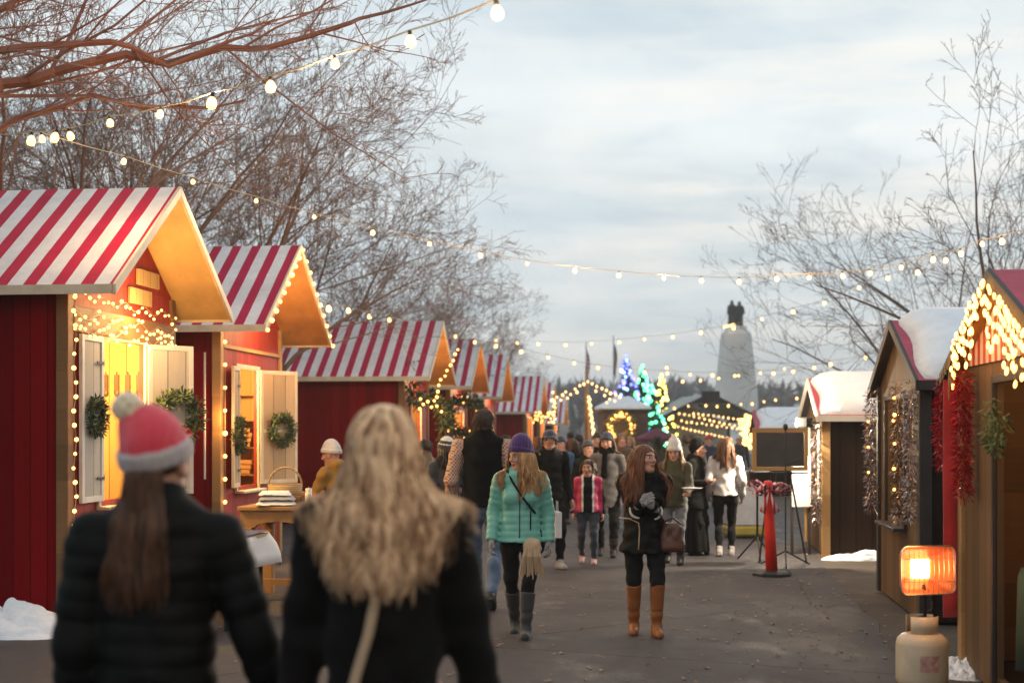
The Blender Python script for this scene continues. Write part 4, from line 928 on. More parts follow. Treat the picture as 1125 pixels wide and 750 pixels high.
# lamp pole with spiral lights and flags
o = thing('candy_pole', 'tall pole wrapped in white lights beside the kiosk', 'pole', (P(645, HY, 46).x, 46, 0), 0)
m = MB(); m.tube([(0, 0, 0), (0, 0, 2.5), (-.03, 0, 3.7)], [.10, .08, .03], 8); m.build('pole', M['post_light'], o, True)
for i in range(34):
    f = i / 33; link_mesh('bulb', BM['BF'], o, (.05 + .30 * (1 - f) + .03 * math.sin(i * 2.2), -.13 - .03 * math.cos(i * 1.7), .45 + 2.3 * f))
q = [P(x, y, 45.5) for x, y in ((606, 437), (612, 434), (618, 431), (622, 428), (627, 431), (632, 425), (637, 421), (641, 419), (646, 417), (651, 419), (656, 422), (661, 424), (666, 426), (671, 429), (676, 431), (681, 433), (670, 436), (664, 432), (655, 427), (634, 428), (616, 437), (623, 435), (667, 440), (675, 438))]
light_set('string_lights', 'swag of white bulbs draped from the lit pole to both sides', [q[:16]], q, BM['BF'])
M['flag_red'] = stripes('flag_red', (.55, .12, .14), (.7, .6, .6), .2, 0, .5, axis=2); M['flag_dark'] = mat('flag_dark', (.28, .18, .2), .8, .3, 4)
for x, d, mt, lab, y0, y1 in ((644, 70, 'flag_red', 'faded striped flag hanging limp from a thin pole, left of the lit trees', 384, 418), (674, 72, 'flag_dark', 'dark flag hanging limp from the thin pole by the blue tree', 377, 412)):
    o = thing('flagpole', lab, 'flag', (P(x, HY, d).x, d, 0), 0); zt = P(x, y0, d).z; zb = P(x, y1, d).z
    m = MB(); m.tube([(0, 0, 0), (0, 0, zt + .4)], [.05, .03], 6); m.build('pole', M['steel'], o); m = MB(); vs = []
    for i in range(9):
        f = i / 8; vs += [(.04, 0, zt - (zt - zb) * f), (.08 + .05 * f, .10 * math.sin(f * 7), zt - .1 - (zt - zb) * f), (.13 + .06 * math.sin(f * 5), -.08, zt - .25 - (zt - zb) * f)]
    m.add(vs, [(3 * i + j, 3 * i + j + 1, 3 * i + j + 4, 3 * i + j + 3) for i in range(8) for j in range(2)]); q = m.build('flag', M[mt], o, True); sd_ = q.modifiers.new('t', 'SOLIDIFY'); sd_.thickness = .01
# lit conifers
def lit_tree(label, x, ytop, d, w, cols, n, seed, st=4.5):
    base = P(x, HY, d); h = P(x, ytop, d).z; o = thing('christmas_tree', label, 'christmas tree', (base.x, d, 0), 0, 'lit christmas trees'); rg = random.Random(seed)
    m = MB(); m.tube([(0, 0, 0), (0, 0, h * .9)], [.12, .03], 6); m.build('trunk', M['bark'], o); m = MB()
    for i in range(1500):
        f = rg.random() ** .8; r = w * (1 - f) * rg.uniform(.3, 1.05); a = rg.uniform(0, 6.28); p = Vector((math.cos(a) * r, math.sin(a) * r, .35 + (h - .45) * f)); dd = Vector((math.cos(a), math.sin(a), -.3 + rg.uniform(-.3, .3))); s = Vector((-math.sin(a), math.cos(a), rg.uniform(-.3, .3))) * .04
        m.add([p - s, p + dd * .22, p + s], [(0, 1, 2)])
    m.build('crown', M['ever'], o)
    ms = []
    for c, k in cols:
        key = 'lit_%s_%d' % (str(c), int(st))
        if key not in M: M[key] = emit(key[:50], c, st, False)
        ms += [MB().ball((0, 0, 0), .062, 6, 4).mesh([M[key]], True)] * k
    for i in range(n):
        f = (i + rg.random()) / n * .98; a = rg.uniform(math.pi, 2 * math.pi); r = w * (1 - f) * 1.02 + .05
        link_mesh('bulb', rg.choice(ms), o, (math.cos(a) * r, math.sin(a) * r, .5 + (h - .5) * f))
    link_mesh('bulb', ms[0], o, (0, 0, h + .05)); return o
lit_tree('blue lit christmas tree, tallest of the glowing trees', 688, 392, 58, 1.15, [((.06, .10, 1), 4), ((.2, .35, 1), 2), ((.25, .15, .9), 1)], 90, 1)
lit_tree('green lit christmas tree immediately right of the blue one', 706, 403, 60, .85, [((.05, .9, .28), 4), ((.2, 1, .45), 2), ((.1, .3, 1), 1)], 80, 2)
lit_tree('shorter green and turquoise lit tree in front of the golden one', 716, 425, 55, .85, [((.05, .9, .35), 4), ((.3, .9, .5), 2)], 60, 3)
lit_tree('golden lit christmas tree between the green trees and the pavilion', 727, 413, 62, .8, [((1, .68, .08), 4), ((1, .8, .25), 2)], 70, 4)
# pavilion
pd = 58.0; px = P(780, HY, pd).x; zr = P(780, 431, pd).z; ze = P(780, 461, pd).z; hw = 62 / F * pd
o = thing('pavilion', 'open gabled pavilion with dark beams and rows of white bulbs under the monument', 'pavilion', (px, pd, 0), R(4))
M['canvas_grey'] = mat('canvas_grey', (.30, .32, .33), .7, .15, 1.2)
for sx in (-1, 1):
    m = MB(); m.prism([(0, -.1, zr), (sx * hw, -.1, ze), (sx * hw, -.1, ze - .16), (0, -.1, zr - .22)], (0, .2, 0)); m.build('rafter', M['dark_trim'], o)
    m = MB(); m.prism([(0, .12, zr - .06), (sx * (hw - .02), .12, ze - .06), (sx * (hw - .02), .12, ze - .1), (0, .12, zr - .1)], (0, 6, 0)); m.build('roof', M['canvas_grey'], o)
    for y in (0, 5.9): m = MB(); m.b2((sx * (hw - .25) - .09, y - .09, 0), (sx * (hw - .25) + .09, y + .09, ze - .05)); m.build('post', M['dark_trim'], o)
m = MB(); m.b2((-.38, -.16, zr - .45), (.38, -.11, zr + .06)); m.build('peak_plate', M['dark_trim'], o, bevel=.03)
m = MB(); m.prism([(-hw + .3, 5.8, 0), (hw - .3, 5.8, 0), (hw - .3, 5.8, ze - .1), (0, 5.8, zr - .3), (-hw + .3, 5.8, ze - .1)], (0, .05, 0)); m.build('back_panel', mat('canvas_pale', (.62, .62, .60), .7, .1, 1.2), o)
rows = [[(746 + 72 * i / 13, 452 + 16 * i / 13) for i in range(14)], [(749 + 66 * i / 12, 460 + 9 * i / 12 + (i % 2)) for i in range(13)], [(741 + 62 * i / 14, 466 + 14 * i / 14) for i in range(15)], [(762 + 60 * i / 11, 452 + 8 * i / 11) for i in range(12)]]
for k, r_ in enumerate(rows):
    q = [P(x, y, 57.2 + k * .25) for x, y in r_]; light_set('string_lights', ['upper row of white bulbs inside the pavilion', 'second row of white bulbs inside the pavilion', 'lowest slanting row of white bulbs across the pavilion', 'back row of white bulbs along the right half of the pavilion'][k], [q], q, BM['BF'], 'bulb rows in the pavilion')
rng = random.Random(14); q = [P(rng.gauss(820, 5), rng.uniform(455, 492), 50 + rng.random()) for _ in range(46)]; light_set('icicle_lights', 'warm golden clump of lights at the right pavilion post', [], q, MB().ball((0, 0, 0), .07, 6, 4).mesh([M['fairy']], True))
# maroon market umbrella
o = thing('market_umbrella', 'dark maroon umbrella at the lane end right of the kiosk', 'umbrella', (P(722, HY, 43).x, 43, 0), 0)
m = MB(); k = 8; top = (0, 0, 1.68); rim = [(math.cos(2 * math.pi * i / k) * .72, math.sin(2 * math.pi * i / k) * .72, 1.36) for i in range(k)]; m.add([top] + rim, [(0, 1 + i, 1 + (i + 1) % k) for i in range(k)])
m.add(rim + [(x, y, z - .1) for x, y, z in rim], [(i, (i + 1) % k, k + (i + 1) % k, k + i) for i in range(k)]); M['maroon'] = mat('maroon', (.13, .012, .03), .8, .2, 3); q = m.build('canopy', M['maroon'], o); sd_ = q.modifiers.new('t', 'SOLIDIFY'); sd_.thickness = .01
m = MB(); m.tube([(0, 0, 0), (0, 0, 1.66)], .025, 8); m.build('pole', M['steel'], o)
# ------------------------------------------------------------------ people: bodies and clothes grown as smooth implicit surfaces
V3 = lambda *a: np.array(a, np.float32)
def smin(a, b, k): h = np.clip(.5 + .5 * (b - a) / k, 0, 1); return b + (a - b) * h - k * h * (1 - h)
def smax(a, b, k): return -smin(-a, -b, k)
def el(p, c, r):
    q = p - np.asarray(c, np.float32); r = np.asarray(r, np.float32)
    k0 = np.linalg.norm(q / r, axis=1); k1 = np.linalg.norm(q / (r * r), axis=1) + 1e-9
    return k0 * (k0 - 1) / k1
def rc(p, a, b, ra, rb, flat=1.0, quilt=None):
    a = np.asarray(a, np.float32); b = np.asarray(b, np.float32)
    if flat != 1.0:
        ym = (a[1] + b[1]) / 2; p = p.copy(); p[:, 1] = (p[:, 1] - ym) / flat + ym
    ba = b - a; L2 = float(ba @ ba) + 1e-9; pa = p - a; t = np.clip(pa @ ba / L2, 0, 1)
    d = np.linalg.norm(pa - t[:, None] * ba, axis=1) - (ra + t * (rb - ra))
    if quilt: d = d - quilt[1] * np.abs(np.sin(t * math.sqrt(L2) * math.pi / quilt[0])) ** .7
    return d * (flat if flat < 1 else 1)
EDG = [(0, 1), (2, 3), (4, 5), (6, 7), (0, 2), (1, 3), (4, 6), (5, 7), (0, 4), (1, 5), (2, 6), (3, 7)]
def surface(fn, lo, hi, res):
    """surface nets on a grid, evaluated only near the surface"""
    lo = np.asarray(lo, np.float32); hi = np.asarray(hi, np.float32); c = 4
    n = (np.ceil((hi - lo) / (res * c)).astype(int) + 1) * c
    nc = n // c
    g = [lo[i] + res * (np.arange(nc[i]) * c + (c - 1) / 2) for i in range(3)]
    X = np.stack(np.meshgrid(*g, indexing='ij'), -1).reshape(-1, 3).astype(np.float32)
    fc = fn(X).reshape(nc)
    f = fc.repeat(c, 0).repeat(c, 1).repeat(c, 2).astype(np.float32)
    idx = np.argwhere(np.abs(f) < res * c * 1.5)
    f[idx[:, 0], idx[:, 1], idx[:, 2]] = fn((lo + idx * res).astype(np.float32))
    s = f < 0
    cs = [s[i:n[0] - 1 + i, j:n[1] - 1 + j, k:n[2] - 1 + k] for k in (0, 1) for j in (0, 1) for i in (0, 1)]
    tot = sum(x.astype(np.int8) for x in cs); act = np.argwhere((tot > 0) & (tot < 8))
    if len(act) == 0: return np.zeros((0, 3)), np.zeros((0, 4), int)
    cid = -np.ones(n - 1, np.int64); cid[act[:, 0], act[:, 1], act[:, 2]] = np.arange(len(act))
    off = np.array([(i, j, k) for k in (0, 1) for j in (0, 1) for i in (0, 1)])
    vals = np.stack([f[act[:, 0] + o[0], act[:, 1] + o[1], act[:, 2] + o[2]] for o in off], 1)
    acc = np.zeros((len(act), 3)); cnt = np.zeros(len(act))
    for a, b in EDG:
        va, vb = vals[:, a], vals[:, b]; cr = (va < 0) != (vb < 0)
        t = np.where(cr, va / np.where(cr, va - vb, 1), 0)[:, None]
        acc += np.where(cr[:, None], off[a] + t * (off[b] - off[a]), 0); cnt += cr
    V = lo + (act + acc / np.maximum(cnt, 1)[:, None]) * res
    Q = []
    for ax in range(3):
        o1, o2 = [(1, 2), (2, 0), (0, 1)][ax]
        sl = [slice(0, n[0]), slice(0, n[1]), slice(0, n[2])]; s0 = list(sl); s1 = list(sl); s0[ax] = slice(0, n[ax] - 1); s1[ax] = slice(1, n[ax])
        a, b = s[tuple(s0)], s[tuple(s1)]; e = np.argwhere(a != b); e = e[(e[:, o1] > 0) & (e[:, o2] > 0) & (e[:, o1] < n[o1] - 1) & (e[:, o2] < n[o2] - 1)]
        if len(e) == 0: continue
        d1 = np.zeros(3, int); d1[o1] = 1; d2 = np.zeros(3, int); d2[o2] = 1
        q = np.stack([cid[tuple((e - x).T)] for x in (d1 + d2, d2, 0 * d1, d1)], 1)
        ins = s[tuple(e.T)]; q[~ins] = q[~ins][:, ::-1]; Q.append(q)
    Q = np.concatenate(Q); Q = Q[(Q >= 0).all(1)]
    return V.astype(np.float32), Q
def rotm(yaw=0, pitch=0, roll=0): return np.array(Matrix.Rotation(yaw, 3, 'Z') @ Matrix.Rotation(pitch, 3, 'X') @ Matrix.Rotation(roll, 3, 'Y'), np.float32)
def ik(a, t, l1, l2, pole):
    a = Vector(a); t = Vector(t); d = t - a; L = min(d.length, (l1 + l2) * .999); d.normalize(); x = (l1 * l1 - l2 * l2 + L * L) / (2 * L); h = math.sqrt(max(0, l1 * l1 - x * x))
    p = Vector(pole); p = (p - d * p.dot(d)).normalized(); return V3(*(a + d * x + p * h)), V3(*(a + d * L))

def head_fn(q, fine=True):
    d = el(q, (0, -.012, .030), (.075, .096, .085)); d = smin(d, el(q, (0, .022, -.035), (.060, .068, .076)), .03)
    d = smin(d, rc(q, (-.008, .066, -.094), (.008, .066, -.094), .019, .019), .035)
    for sx in (-1, 1): d = smin(d, rc(q, (sx * .050, .0, -.06), (sx * .02, .055, -.092), .019, .019), .025)
    d = smin(d, rc(q, (0, -.022, -.05), (0, -.03, -.22), .052, .058), .03)
    if not fine: d = smin(d, rc(q, (0, .09, .015), (0, .105, -.02), .009, .013), .012); return d
    for sx in (-1, 1):
        d = smin(d, el(q, (sx * .038, .062, -.022), (.024, .022, .020)), .02)
        d = smax(d, -el(q, (sx * .031, .108, .010), (.020, .022, .013)), .012)
        d = smin(d, rc(q, (sx * .012, .089, .026), (sx * .045, .074, .027), .008, .006), .012)
        d = np.minimum(d, np.linalg.norm(q - V3(sx * .031, .0765, .008), axis=1) - .0125)
        e = el(q, (sx * .077, -.008, -.008), (.011, .022, .031)); e = smax(e, -el(q, (sx * .089, .0, -.006), (.008, .012, .018)), .004); d = smin(d, e, .008)
    d = smin(d, rc(q, (0, .089, .018), (0, .110, -.020), .008, .0125), .012)
    for sx in (-1, 1): d = smin(d, el(q, (sx * .012, .098, -.026), (.008, .010, .007)), .006)
    d = smin(d, el(q, (0, .087, -.052), (.022, .011, .0055)), .006); d = smin(d, el(q, (0, .085, -.063), (.018, .011, .0065)), .006)
    return d
def hand_fn(q, side, curl, off=0.0, pinch=0):
    """wrist at the origin, fingers +z, thumb +x, palm facing -y (right) or +y (left)"""
    cs = -1 if side > 0 else 1; d = rc(q, (0, 0, -.05), (0, 0, .02), .026, .026, .75)
    xs = (.030, .0105, -.0105, -.030); fl = (.070, .078, .073, .057)
    for x in xs: d = smin(d, rc(q, (x * .55, 0, .01), (x, 0, .085), .013 + off, .0115 + off), .014)
    F_ = None
    for i, x in enumerate(xs):
        L = fl[i]; a = curl * (1 + .12 * i); p0 = V3(x, 0, .083 - abs(x) * .12); parts = []; an = a * .5; seg = (.45, .30, .25); rr = (.0092, .0085, .0078, .0068)
        for k in range(3):
            p1 = p0 + V3(x * .10 * seg[k], cs * math.sin(an) * L * seg[k], math.cos(an) * L * seg[k]); parts.append(rc(q, p0, p1, rr[k] + off, rr[k + 1] + off)); p0 = p1; an += a
        f = np.minimum(np.minimum(parts[0], parts[1]), parts[2]); F_ = f if F_ is None else np.minimum(F_, f)
    d = smin(d, F_, .005)
    t1, t2, t3 = V3(.020, cs * .004, .020), V3(.046, cs * .016, .052), V3(.050 - .012 * curl, cs * (.024 + .012 * curl), .082)
    d = smin(d, rc(q, t1, t2, .016 + off, .0115 + off), .010); d = smin(d, rc(q, t2, t3, .0108 + off, .0085 + off), .004); return d

M['iris'] = mat('iris', (.05, .03, .02), .2, .1, 5, bump=0); M['eye_white'] = mat('eye_white', (.62, .58, .55), .25, .05, 5, bump=0)
M['lips'] = mat('lips', (.42, .12, .10), .45, .1, 40, bump=.05)
def skin_mat(n, c):
    t = NT(n); f = t.noise(9, 5); t.base(t.ramp(f, [(.3, sc3(c, .88)), (.7, (min(1, c[0] * 1.08), c[1] * 1.0, c[2] * .98))])); t.set(.5, spec=.4)
    t.p.inputs['Subsurface Weight'].default_value = .12; t.p.inputs['Subsurface Radius'].default_value = (.01, .004, .002); t.bump(t.noise(180, 3), .12, .001); return t.m
M['skin'] = skin_mat('skin', (.56, .31, .22)); M['skin_b'] = skin_mat('skin_b', (.48, .26, .18))
def hair_mat(n, c0, c1, rough=.42):
    t = NT(n); a = t.n('ShaderNodeAttribute'); a.attribute_name = 'tone'; f = t.math('ADD', t.math('MULTIPLY', a.outputs['Fac'], .8), t.math('MULTIPLY', t.noise(22, 3, None, .6, (1, 1, .2)), .3))
    t.base(t.ramp(f, [(.15, c0), (.95, c1)])); t.set(rough, spec=.35); return t.m
HAIR = {'blonde': hair_mat('hair_blonde', (.27, .125, .055), (1.0, .72, .45)), 'brown': hair_mat('hair_brown', (.045, .02, .010), (.14, .062, .03)), 'dark': hair_mat('hair_dark', (.012, .008, .006), (.045, .028, .02)),
        'auburn': hair_mat('hair_auburn', (.06, .022, .010), (.26, .10, .045)), 'short_brown': hair_mat('hair_short_brown', (.028, .018, .012), (.12, .075, .05), .6), 'honey': hair_mat('hair_honey', (.22, .11, .045), (.58, .34, .15)), 'grey': hair_mat('hair_grey', (.2, .19, .18), (.45, .43, .42)), 'light_brown': hair_mat('hair_light_brown', (.10, .055, .03), (.30, .17, .09))}
def fabric(n, c, rough=.85, var=.15, scale=7, bscale=220, bump=.25, sheen=.25, spec=None): 
    if n not in M:
        t = NT(n); f = t.noise(scale, 5); t.base(t.ramp(f, [(.3, sc3(c, 1 - var)), (.7, sc3(c, 1 + var))])); t.set(rough, None, spec, sheen)
        h = t.math('ADD', t.math('MULTIPLY', t.noise(bscale, 2), .25), t.noise(16, 4, None, .6)); t.bump(h, bump * 2, .006); M[n] = t.m
    return n
def plaid(n, a, b, c, s):
    t = NT(n); sp = t.n('ShaderNodeSeparateXYZ'); t.l(t.coord(), sp.inputs[0])
    u = t.math('LESS_THAN', t.math('FRACT', t.math('DIVIDE', t.math('ADD', sp.outputs[0], sp.outputs[1]), s)), .5); v = t.math('LESS_THAN', t.math('FRACT', t.math('DIVIDE', sp.outputs[2], s)), .5)
    t.base(t.mix(u, t.mix(v, a, b), t.mix(v, b, c))); t.set(.85); M[n] = t.m; return n
def knit(n, c, c2=None, period=.012):
    t = NT(n); f = t.noise(5, 4); t.base(t.ramp(f, [(.3, sc3(c, .85)), (.7, c2 or sc3(c, 1.15))])); t.set(.9, sheen=.4)
    w = t.n('ShaderNodeTexWave', Scale=1.0 / period / 6.28, Distortion=1.0); w.bands_direction = 'X'; t.l(t.coord(), w.inputs['Vector']); t.bump(t.math('ADD', w.outputs['Fac'], t.noise(160, 2)), .6, .004); M[n] = t.m; return n

HAIRN = [0]
def strands(fn, starts, dirs, n, step, rad, mat_, parent, gap=.006, grav=.35, wave=(0, 1), seed=0, length=None, clump=0.0, name='hair', cap=None):
    """locks that fall from the scalp, pushed out of the body they meet"""
    rg = np.random.default_rng(seed); Pn = starts.astype(np.float32).copy(); D = dirs.astype(np.float32).copy(); N = len(Pn); pts = [Pn.copy()]; eps = .004
    L = (np.ones(N) if length is None else length) * step
    for i in range(n):
        D = D * (1 - grav) + V3(0, 0, -1) * grav; D /= np.linalg.norm(D, axis=1)[:, None] + 1e-9
        Pn = Pn + D * L[:, None]; f = fn(Pn); bad = f < gap
        if bad.any():
            B = Pn[bad]; G = np.stack([fn(B + V3(*(eps if k == j else 0 for k in range(3)))) - f[bad] for j in range(3)], 1); G /= np.linalg.norm(G, axis=1)[:, None] + 1e-9
            Pn[bad] = B + G * (gap - f[bad])[:, None]; dn = (D[bad] * G).sum(1); D[bad] -= G * np.minimum(dn, 0)[:, None]
        pts.append(Pn.copy())
    Pt = np.stack(pts, 1)                                   # N, n+1, 3
    k = n + 1; ph = rg.uniform(0, 6.28, (N, 1)); ss = np.arange(k)[None] / n
    if wave[0] and not clump:
        g = np.floor(rg.uniform(0, 14, N))[:, None]; w = wave[0] * np.clip(ss * 1.6, 0, 1); fr = wave[1] * (1 + .12 * np.sin(g * 7)); 
        Pt[:, :, 0] += w * np.sin(ss * fr * 6.28 + g * 1.7 + ph * .25); Pt[:, :, 1] += w * .7 * np.cos(ss * fr * 6.28 + g * 2.3 + ph * .25)
    if clump:
        K_ = max(6, int(N / 16)); gi = rg.choice(N, K_, replace=False); dd = ((starts[:, None, :] - starts[gi][None]) ** 2).sum(2); own = gi[dd.argmin(1)]
        cw = (clump * np.clip(ss * 2.2, 0, 1))[..., None]; Pt = Pt * (1 - cw) + (Pt[own] + (Pt[:, :1] - Pt[own][:, :1]) * .45) * cw
        if wave[0]:
            gp = (own * 2.39)[:, None]; w = wave[0] * np.clip(ss * 1.8, 0, 1); fr = wave[1] * (1 + .18 * np.sin(gp * 3))
            Pt[:, :, 0] += w * np.sin(ss * fr * 6.28 + gp); Pt[:, :, 1] += w * .8 * np.cos(ss * fr * 6.28 + gp * 1.3)
    Pt += rg.normal(0, rad * .9, (N, 1, 3)) * ss[:, :, None]
    T = np.gradient(Pt, axis=1); T /= np.linalg.norm(T, axis=2)[..., None] + 1e-9
    A = np.cross(T, V3(.3, 1, .2)); A /= np.linalg.norm(A, axis=2)[..., None] + 1e-9; Bn = np.cross(T, A)
    r = rad * rg.uniform(.6, 1.3, (N, 1)) * (1 - .75 * ss ** 2.5); m_ = 4; ring = []
    for j in range(m_): an = 6.283 * j / m_; ring.append(Pt + (A * math.cos(an) + Bn * math.sin(an)) * r[..., None])
    V = np.stack(ring, 2).reshape(-1, 3); b = (np.arange(N)[:, None] * k + np.arange(n)[None]).reshape(-1) * m_
    Q = np.concatenate([np.stack([b + j, b + (j + 1) % m_, b + m_ + (j + 1) % m_, b + m_ + j], 1) for j in range(m_)])
    tn = rg.normal(.5, .22, N)
    if clump: tn = tn * .4 + .3 + rg.normal(0, .34, N)[np.searchsorted(np.sort(gi), own)]
    tone = np.repeat(np.clip(tn, 0, 1), k * m_)
    if cap is not None:
        cv, cq = cap; Q = np.concatenate([Q, cq + len(V)]); V = np.concatenate([V, cv]); tone = np.concatenate([tone, np.full(len(cv), .42)])
    return np_mesh(name, V, Q, mat_, parent, attr=tone)

def person(label, x, d, H, face=0.0, lean=0.0, feet=None, hands=None, head=(0, 0, 0), skin='skin', q=1.0, jacket=None, legs=None, shoes=None, hat=None, hair=None, gloves=None, scarf=None, robe=None, group=None, build=1.0, loc=None, curl=.5, vest=None, male=False, fine=None):
    fine = d < 14 if fine is None else fine
    o = thing('person', label, 'person', loc or gx(x, d), face, group); s = H / 1.65; hs = .5 + .5 * s if H > 1.4 else .92
    rb = (.010 if d < 9 else .012 if d < 14 else .016 if d < 19 else .024) * q      # cloth grid
    sh_w = (.122 if male else .104) * H * build; W = build
    hipz = .515 * H; feet = feet or [(-.085, 0, 0), (.085, 0, 0)]
    pel = V3(0, 0, hipz); chest = V3(0, lean * .2 * H, .72 * H); shz = .806 * H; shy = lean * .3 * H; nk = V3(0, shy, .84 * H)
    hc = nk + V3(0, .02 + lean * .05, .092 * hs * 1.16); Rh = rotm(*head)
    LG, AR = [], []
    for i, (sx, ft) in enumerate(zip((-1, 1), feet)):
        hj = V3(sx * .055 * H, 0, hipz); an = V3(ft[0], ft[1], .050 * H + ft[2]); kn, an = ik(hj, an, .245 * H, .235 * H, (0.05 * sx, 1, 0)); LG.append((hj, kn, an, ft))
    for i, sx in enumerate((-1, 1)):
        sj = V3(sx * sh_w, shy, shz - .018 * H); ht = (hands or {}).get(sx) or (sx * (sh_w + .04 * H), .03 * H, .485 * H)
        pole = (sx * .22, -1, -.1); e, wr_ = ik(sj, ht[:3], .172 * H, .150 * H, pole); AR.append((sj, e, wr_, ht))
    def hq(p): return ((p - hc) @ Rh) / hs
    # ---- body: torso, limbs (mostly under clothes) + fine head + hands, all one mesh
    def body_fn(p):
        dd = rc(p, pel, chest, .078 * H, .075 * H, .7); dd = smin(dd, rc(p, (-sh_w * .7, shy, shz - .02), (sh_w * .7, shy, shz - .02), .034 * H, .034 * H), .04); dd = smin(dd, rc(p, chest, nk, .05 * H, .033 * H), .04)
        for hj, kn, an, ft in LG: dd = smin(dd, rc(p, hj, kn, .046 * H, .030 * H), .03); dd = smin(dd, rc(p, kn, an, .029 * H, .018 * H), .015)
        for sj, e, w_, ht in AR: dd = smin(dd, rc(p, sj, e, .026 * H, .021 * H), .02); dd = smin(dd, rc(p, e, w_, .021 * H, .015 * H), .01)
        return dd
    bb = max(.30, sh_w + .18) + .25 * s
    lo, hi = V3(-bb, -.62, 0), V3(bb, .62, H * .87)
    V, Q = surface(body_fn, lo, hi, .022); parts = [(V, Q, np.zeros(len(Q), int))]
    rh = (.0045 if fine else .0075 if d < 20 else .012)
    V, Q = surface(lambda p: head_fn(p, rh < .01), (-.12, -.13, -.2), (.12, .15, .14), rh); c = V[Q].mean(1); mi = np.zeros(len(Q), int)
    for sx in (-1, 1):
        de = np.linalg.norm(c - V3(sx * .031, .0765, .008), axis=1); ey = (de < .0138) & (c[:, 1] > .080); mi[ey] = 2
        mi[ey & (np.abs(c[:, 0] - sx * .031) < .0055)] = 1
        mi[ey & (c[:, 2] > .0125)] = 1
    mi[(np.abs(c[:, 2] - .0285 + np.abs(c[:, 0]) * .05) < .0045) & (np.abs(c[:, 0]) > .013) & (np.abs(c[:, 0]) < .05) & (c[:, 1] > .06)] = 4
    mi[(np.abs(c[:, 2] + .0585) < .0105) & (np.abs(c[:, 0]) < .022 - np.abs(c[:, 2] + .0585) * .9) & (c[:, 1] > .083)] = 3
    parts.append(((V * hs) @ Rh.T + hc, Q, mi))
    HF = []
    for sx, (sj, e, w_, ht) in zip((-1, 1), AR):
        Z = (w_ - e); Z = Vector(Z).normalized(); 
        if len(ht) > 3: Z = Vector(ht[3]).normalized()
        Xd = Vector(ht[4]) if len(ht) > 4 else Vector((0, 1, .2)); Xd = (Xd - Z * Xd.dot(Z)).normalized(); Yd = Z.cross(Xd)
        Bm = np.array([Xd, Yd, Z], np.float32); HF.append((Bm, w_, sx)); hsz = s * (.97 if not male else 1.05)
        if not gloves:
            V, Q = surface(lambda p: hand_fn(p, sx, curl), (-.07, -.09, -.08), (.08, .09, .19), .0036 if fine else .008); parts.append(((V * hsz) @ Bm + w_, Q, np.zeros(len(Q), int)))
    n0 = 0; Vs, Qs, Ms = [], [], []
    for V, Q, mi in parts: Vs.append(V); Qs.append(Q + n0); Ms.append(mi); n0 += len(V)
    np_mesh('body', np.concatenate(Vs), np.concatenate(Qs), [M[skin], M['iris'], M['eye_white'], M['lips'], M['brow']], o, np.concatenate(Ms))
    if gloves:
        for Bm, w_, sx in HF:
            V, Q = surface(lambda p: hand_fn(p, sx, curl, .0022), (-.07, -.09, -.08), (.08, .09, .19), .004 if fine else .008); np_mesh('glove', (V * s * 1.02) @ Bm + w_, Q, M[gloves], o)
    out = {'o': o, 'hq': hq, 'hs': hs, 'Rh': Rh, 'hc': hc, 'H': H, 'AR': AR, 'body': body_fn}
    wrk = lambda p, k=1.0: .004 * k * (np.sin(p[:, 2] * 31 + 9 * p[:, 0] + 3 * np.sin(p[:, 0] * 17)) + np.sin(p[:, 2] * 53 - 23 * p[:, 1] + 2 * np.sin(p[:, 1] * 23)))
    # ---- trousers
    if legs:
        fl = legs.get('flare', 1.0)
        def leg_fn(p):
            dd = rc(p, pel + V3(0, 0, .0), pel + V3(0, 0, .09 * H), .088 * H * W, .080 * H * W, .78)
            for hj, kn, an, ft in LG:
                dd = smin(dd, rc(p, hj - V3(0, .008, .01), kn, .056 * H * W, .037 * H * fl), .02); dd = smin(dd, rc(p, kn, an + V3(0, .0, .01), .036 * H * fl, .027 * H * fl), .012); dd = smin(dd, el(p, kn * .55 + an * .45 - V3(0, .012, 0), (.034 * H * fl, .036 * H * fl, .075 * H)), .02)
            return np.maximum(dd + wrk(p, legs.get('wr', .8)), -p[:, 2] + (.035 if not shoes or shoes.get('h', .1) < .18 else shoes['h'] * H))
        V, Q = surface(leg_fn, (-.45, -.75, .0), (.45, .6, hipz + .15 * H), rb); np_mesh('trousers', V, Q, M[legs['m']], o)
    # ---- shoes / boots
    if shoes:
        for hj, kn, an, ft in LG:
            pt = ft[3] if len(ft) > 3 else 0.0; Rf = rotm(ft[4] if len(ft) > 4 else 0, pt, 0); top = shoes.get('h', .10) * H; sw = shoes.get('w', 1.0)
            ax = (kn - an); ax = ax / np.linalg.norm(ax)
            def shoe_fn(p):
                u = (p - an) @ Rf; z0 = -.050 * H
                dd = rc(u, (0, -.022 * H, z0 + .022 * H), (0, .075 * H, z0 + .018 * H), .026 * H * sw, .023 * H * sw); dd = smin(dd, rc(u, (0, .03 * H, z0 + .022 * H), (0, .0, z0 + .05 * H), .024 * H * sw, .024 * H * sw), .02)
                dd = smax(dd, -(u[:, 2] - z0 - .004), .004)
                heel = np.maximum(np.abs(u[:, 0]) - .021 * H * sw, np.maximum(np.abs(u[:, 1] + .028 * H) - .02 * H, np.abs(u[:, 2] - z0 - .008) - .014)); dd = smin(dd, heel, .006)
                sh = rc(p, an - ax * .01, an + ax * top, (.026 if top < .1 * H else .027) * H * sw, (.027 if top < .1 * H else .041) * H * sw); sh = smax(sh, (p - an) @ ax - (top - .02 * H), .006)
                if top > .1 * H: sh = sh + .0035 * np.sin((p[:, 2]) * 70 + 8 * p[:, 0]) * (p[:, 2] < an[2] + .09 * H)
                return smin(dd, sh, .018)
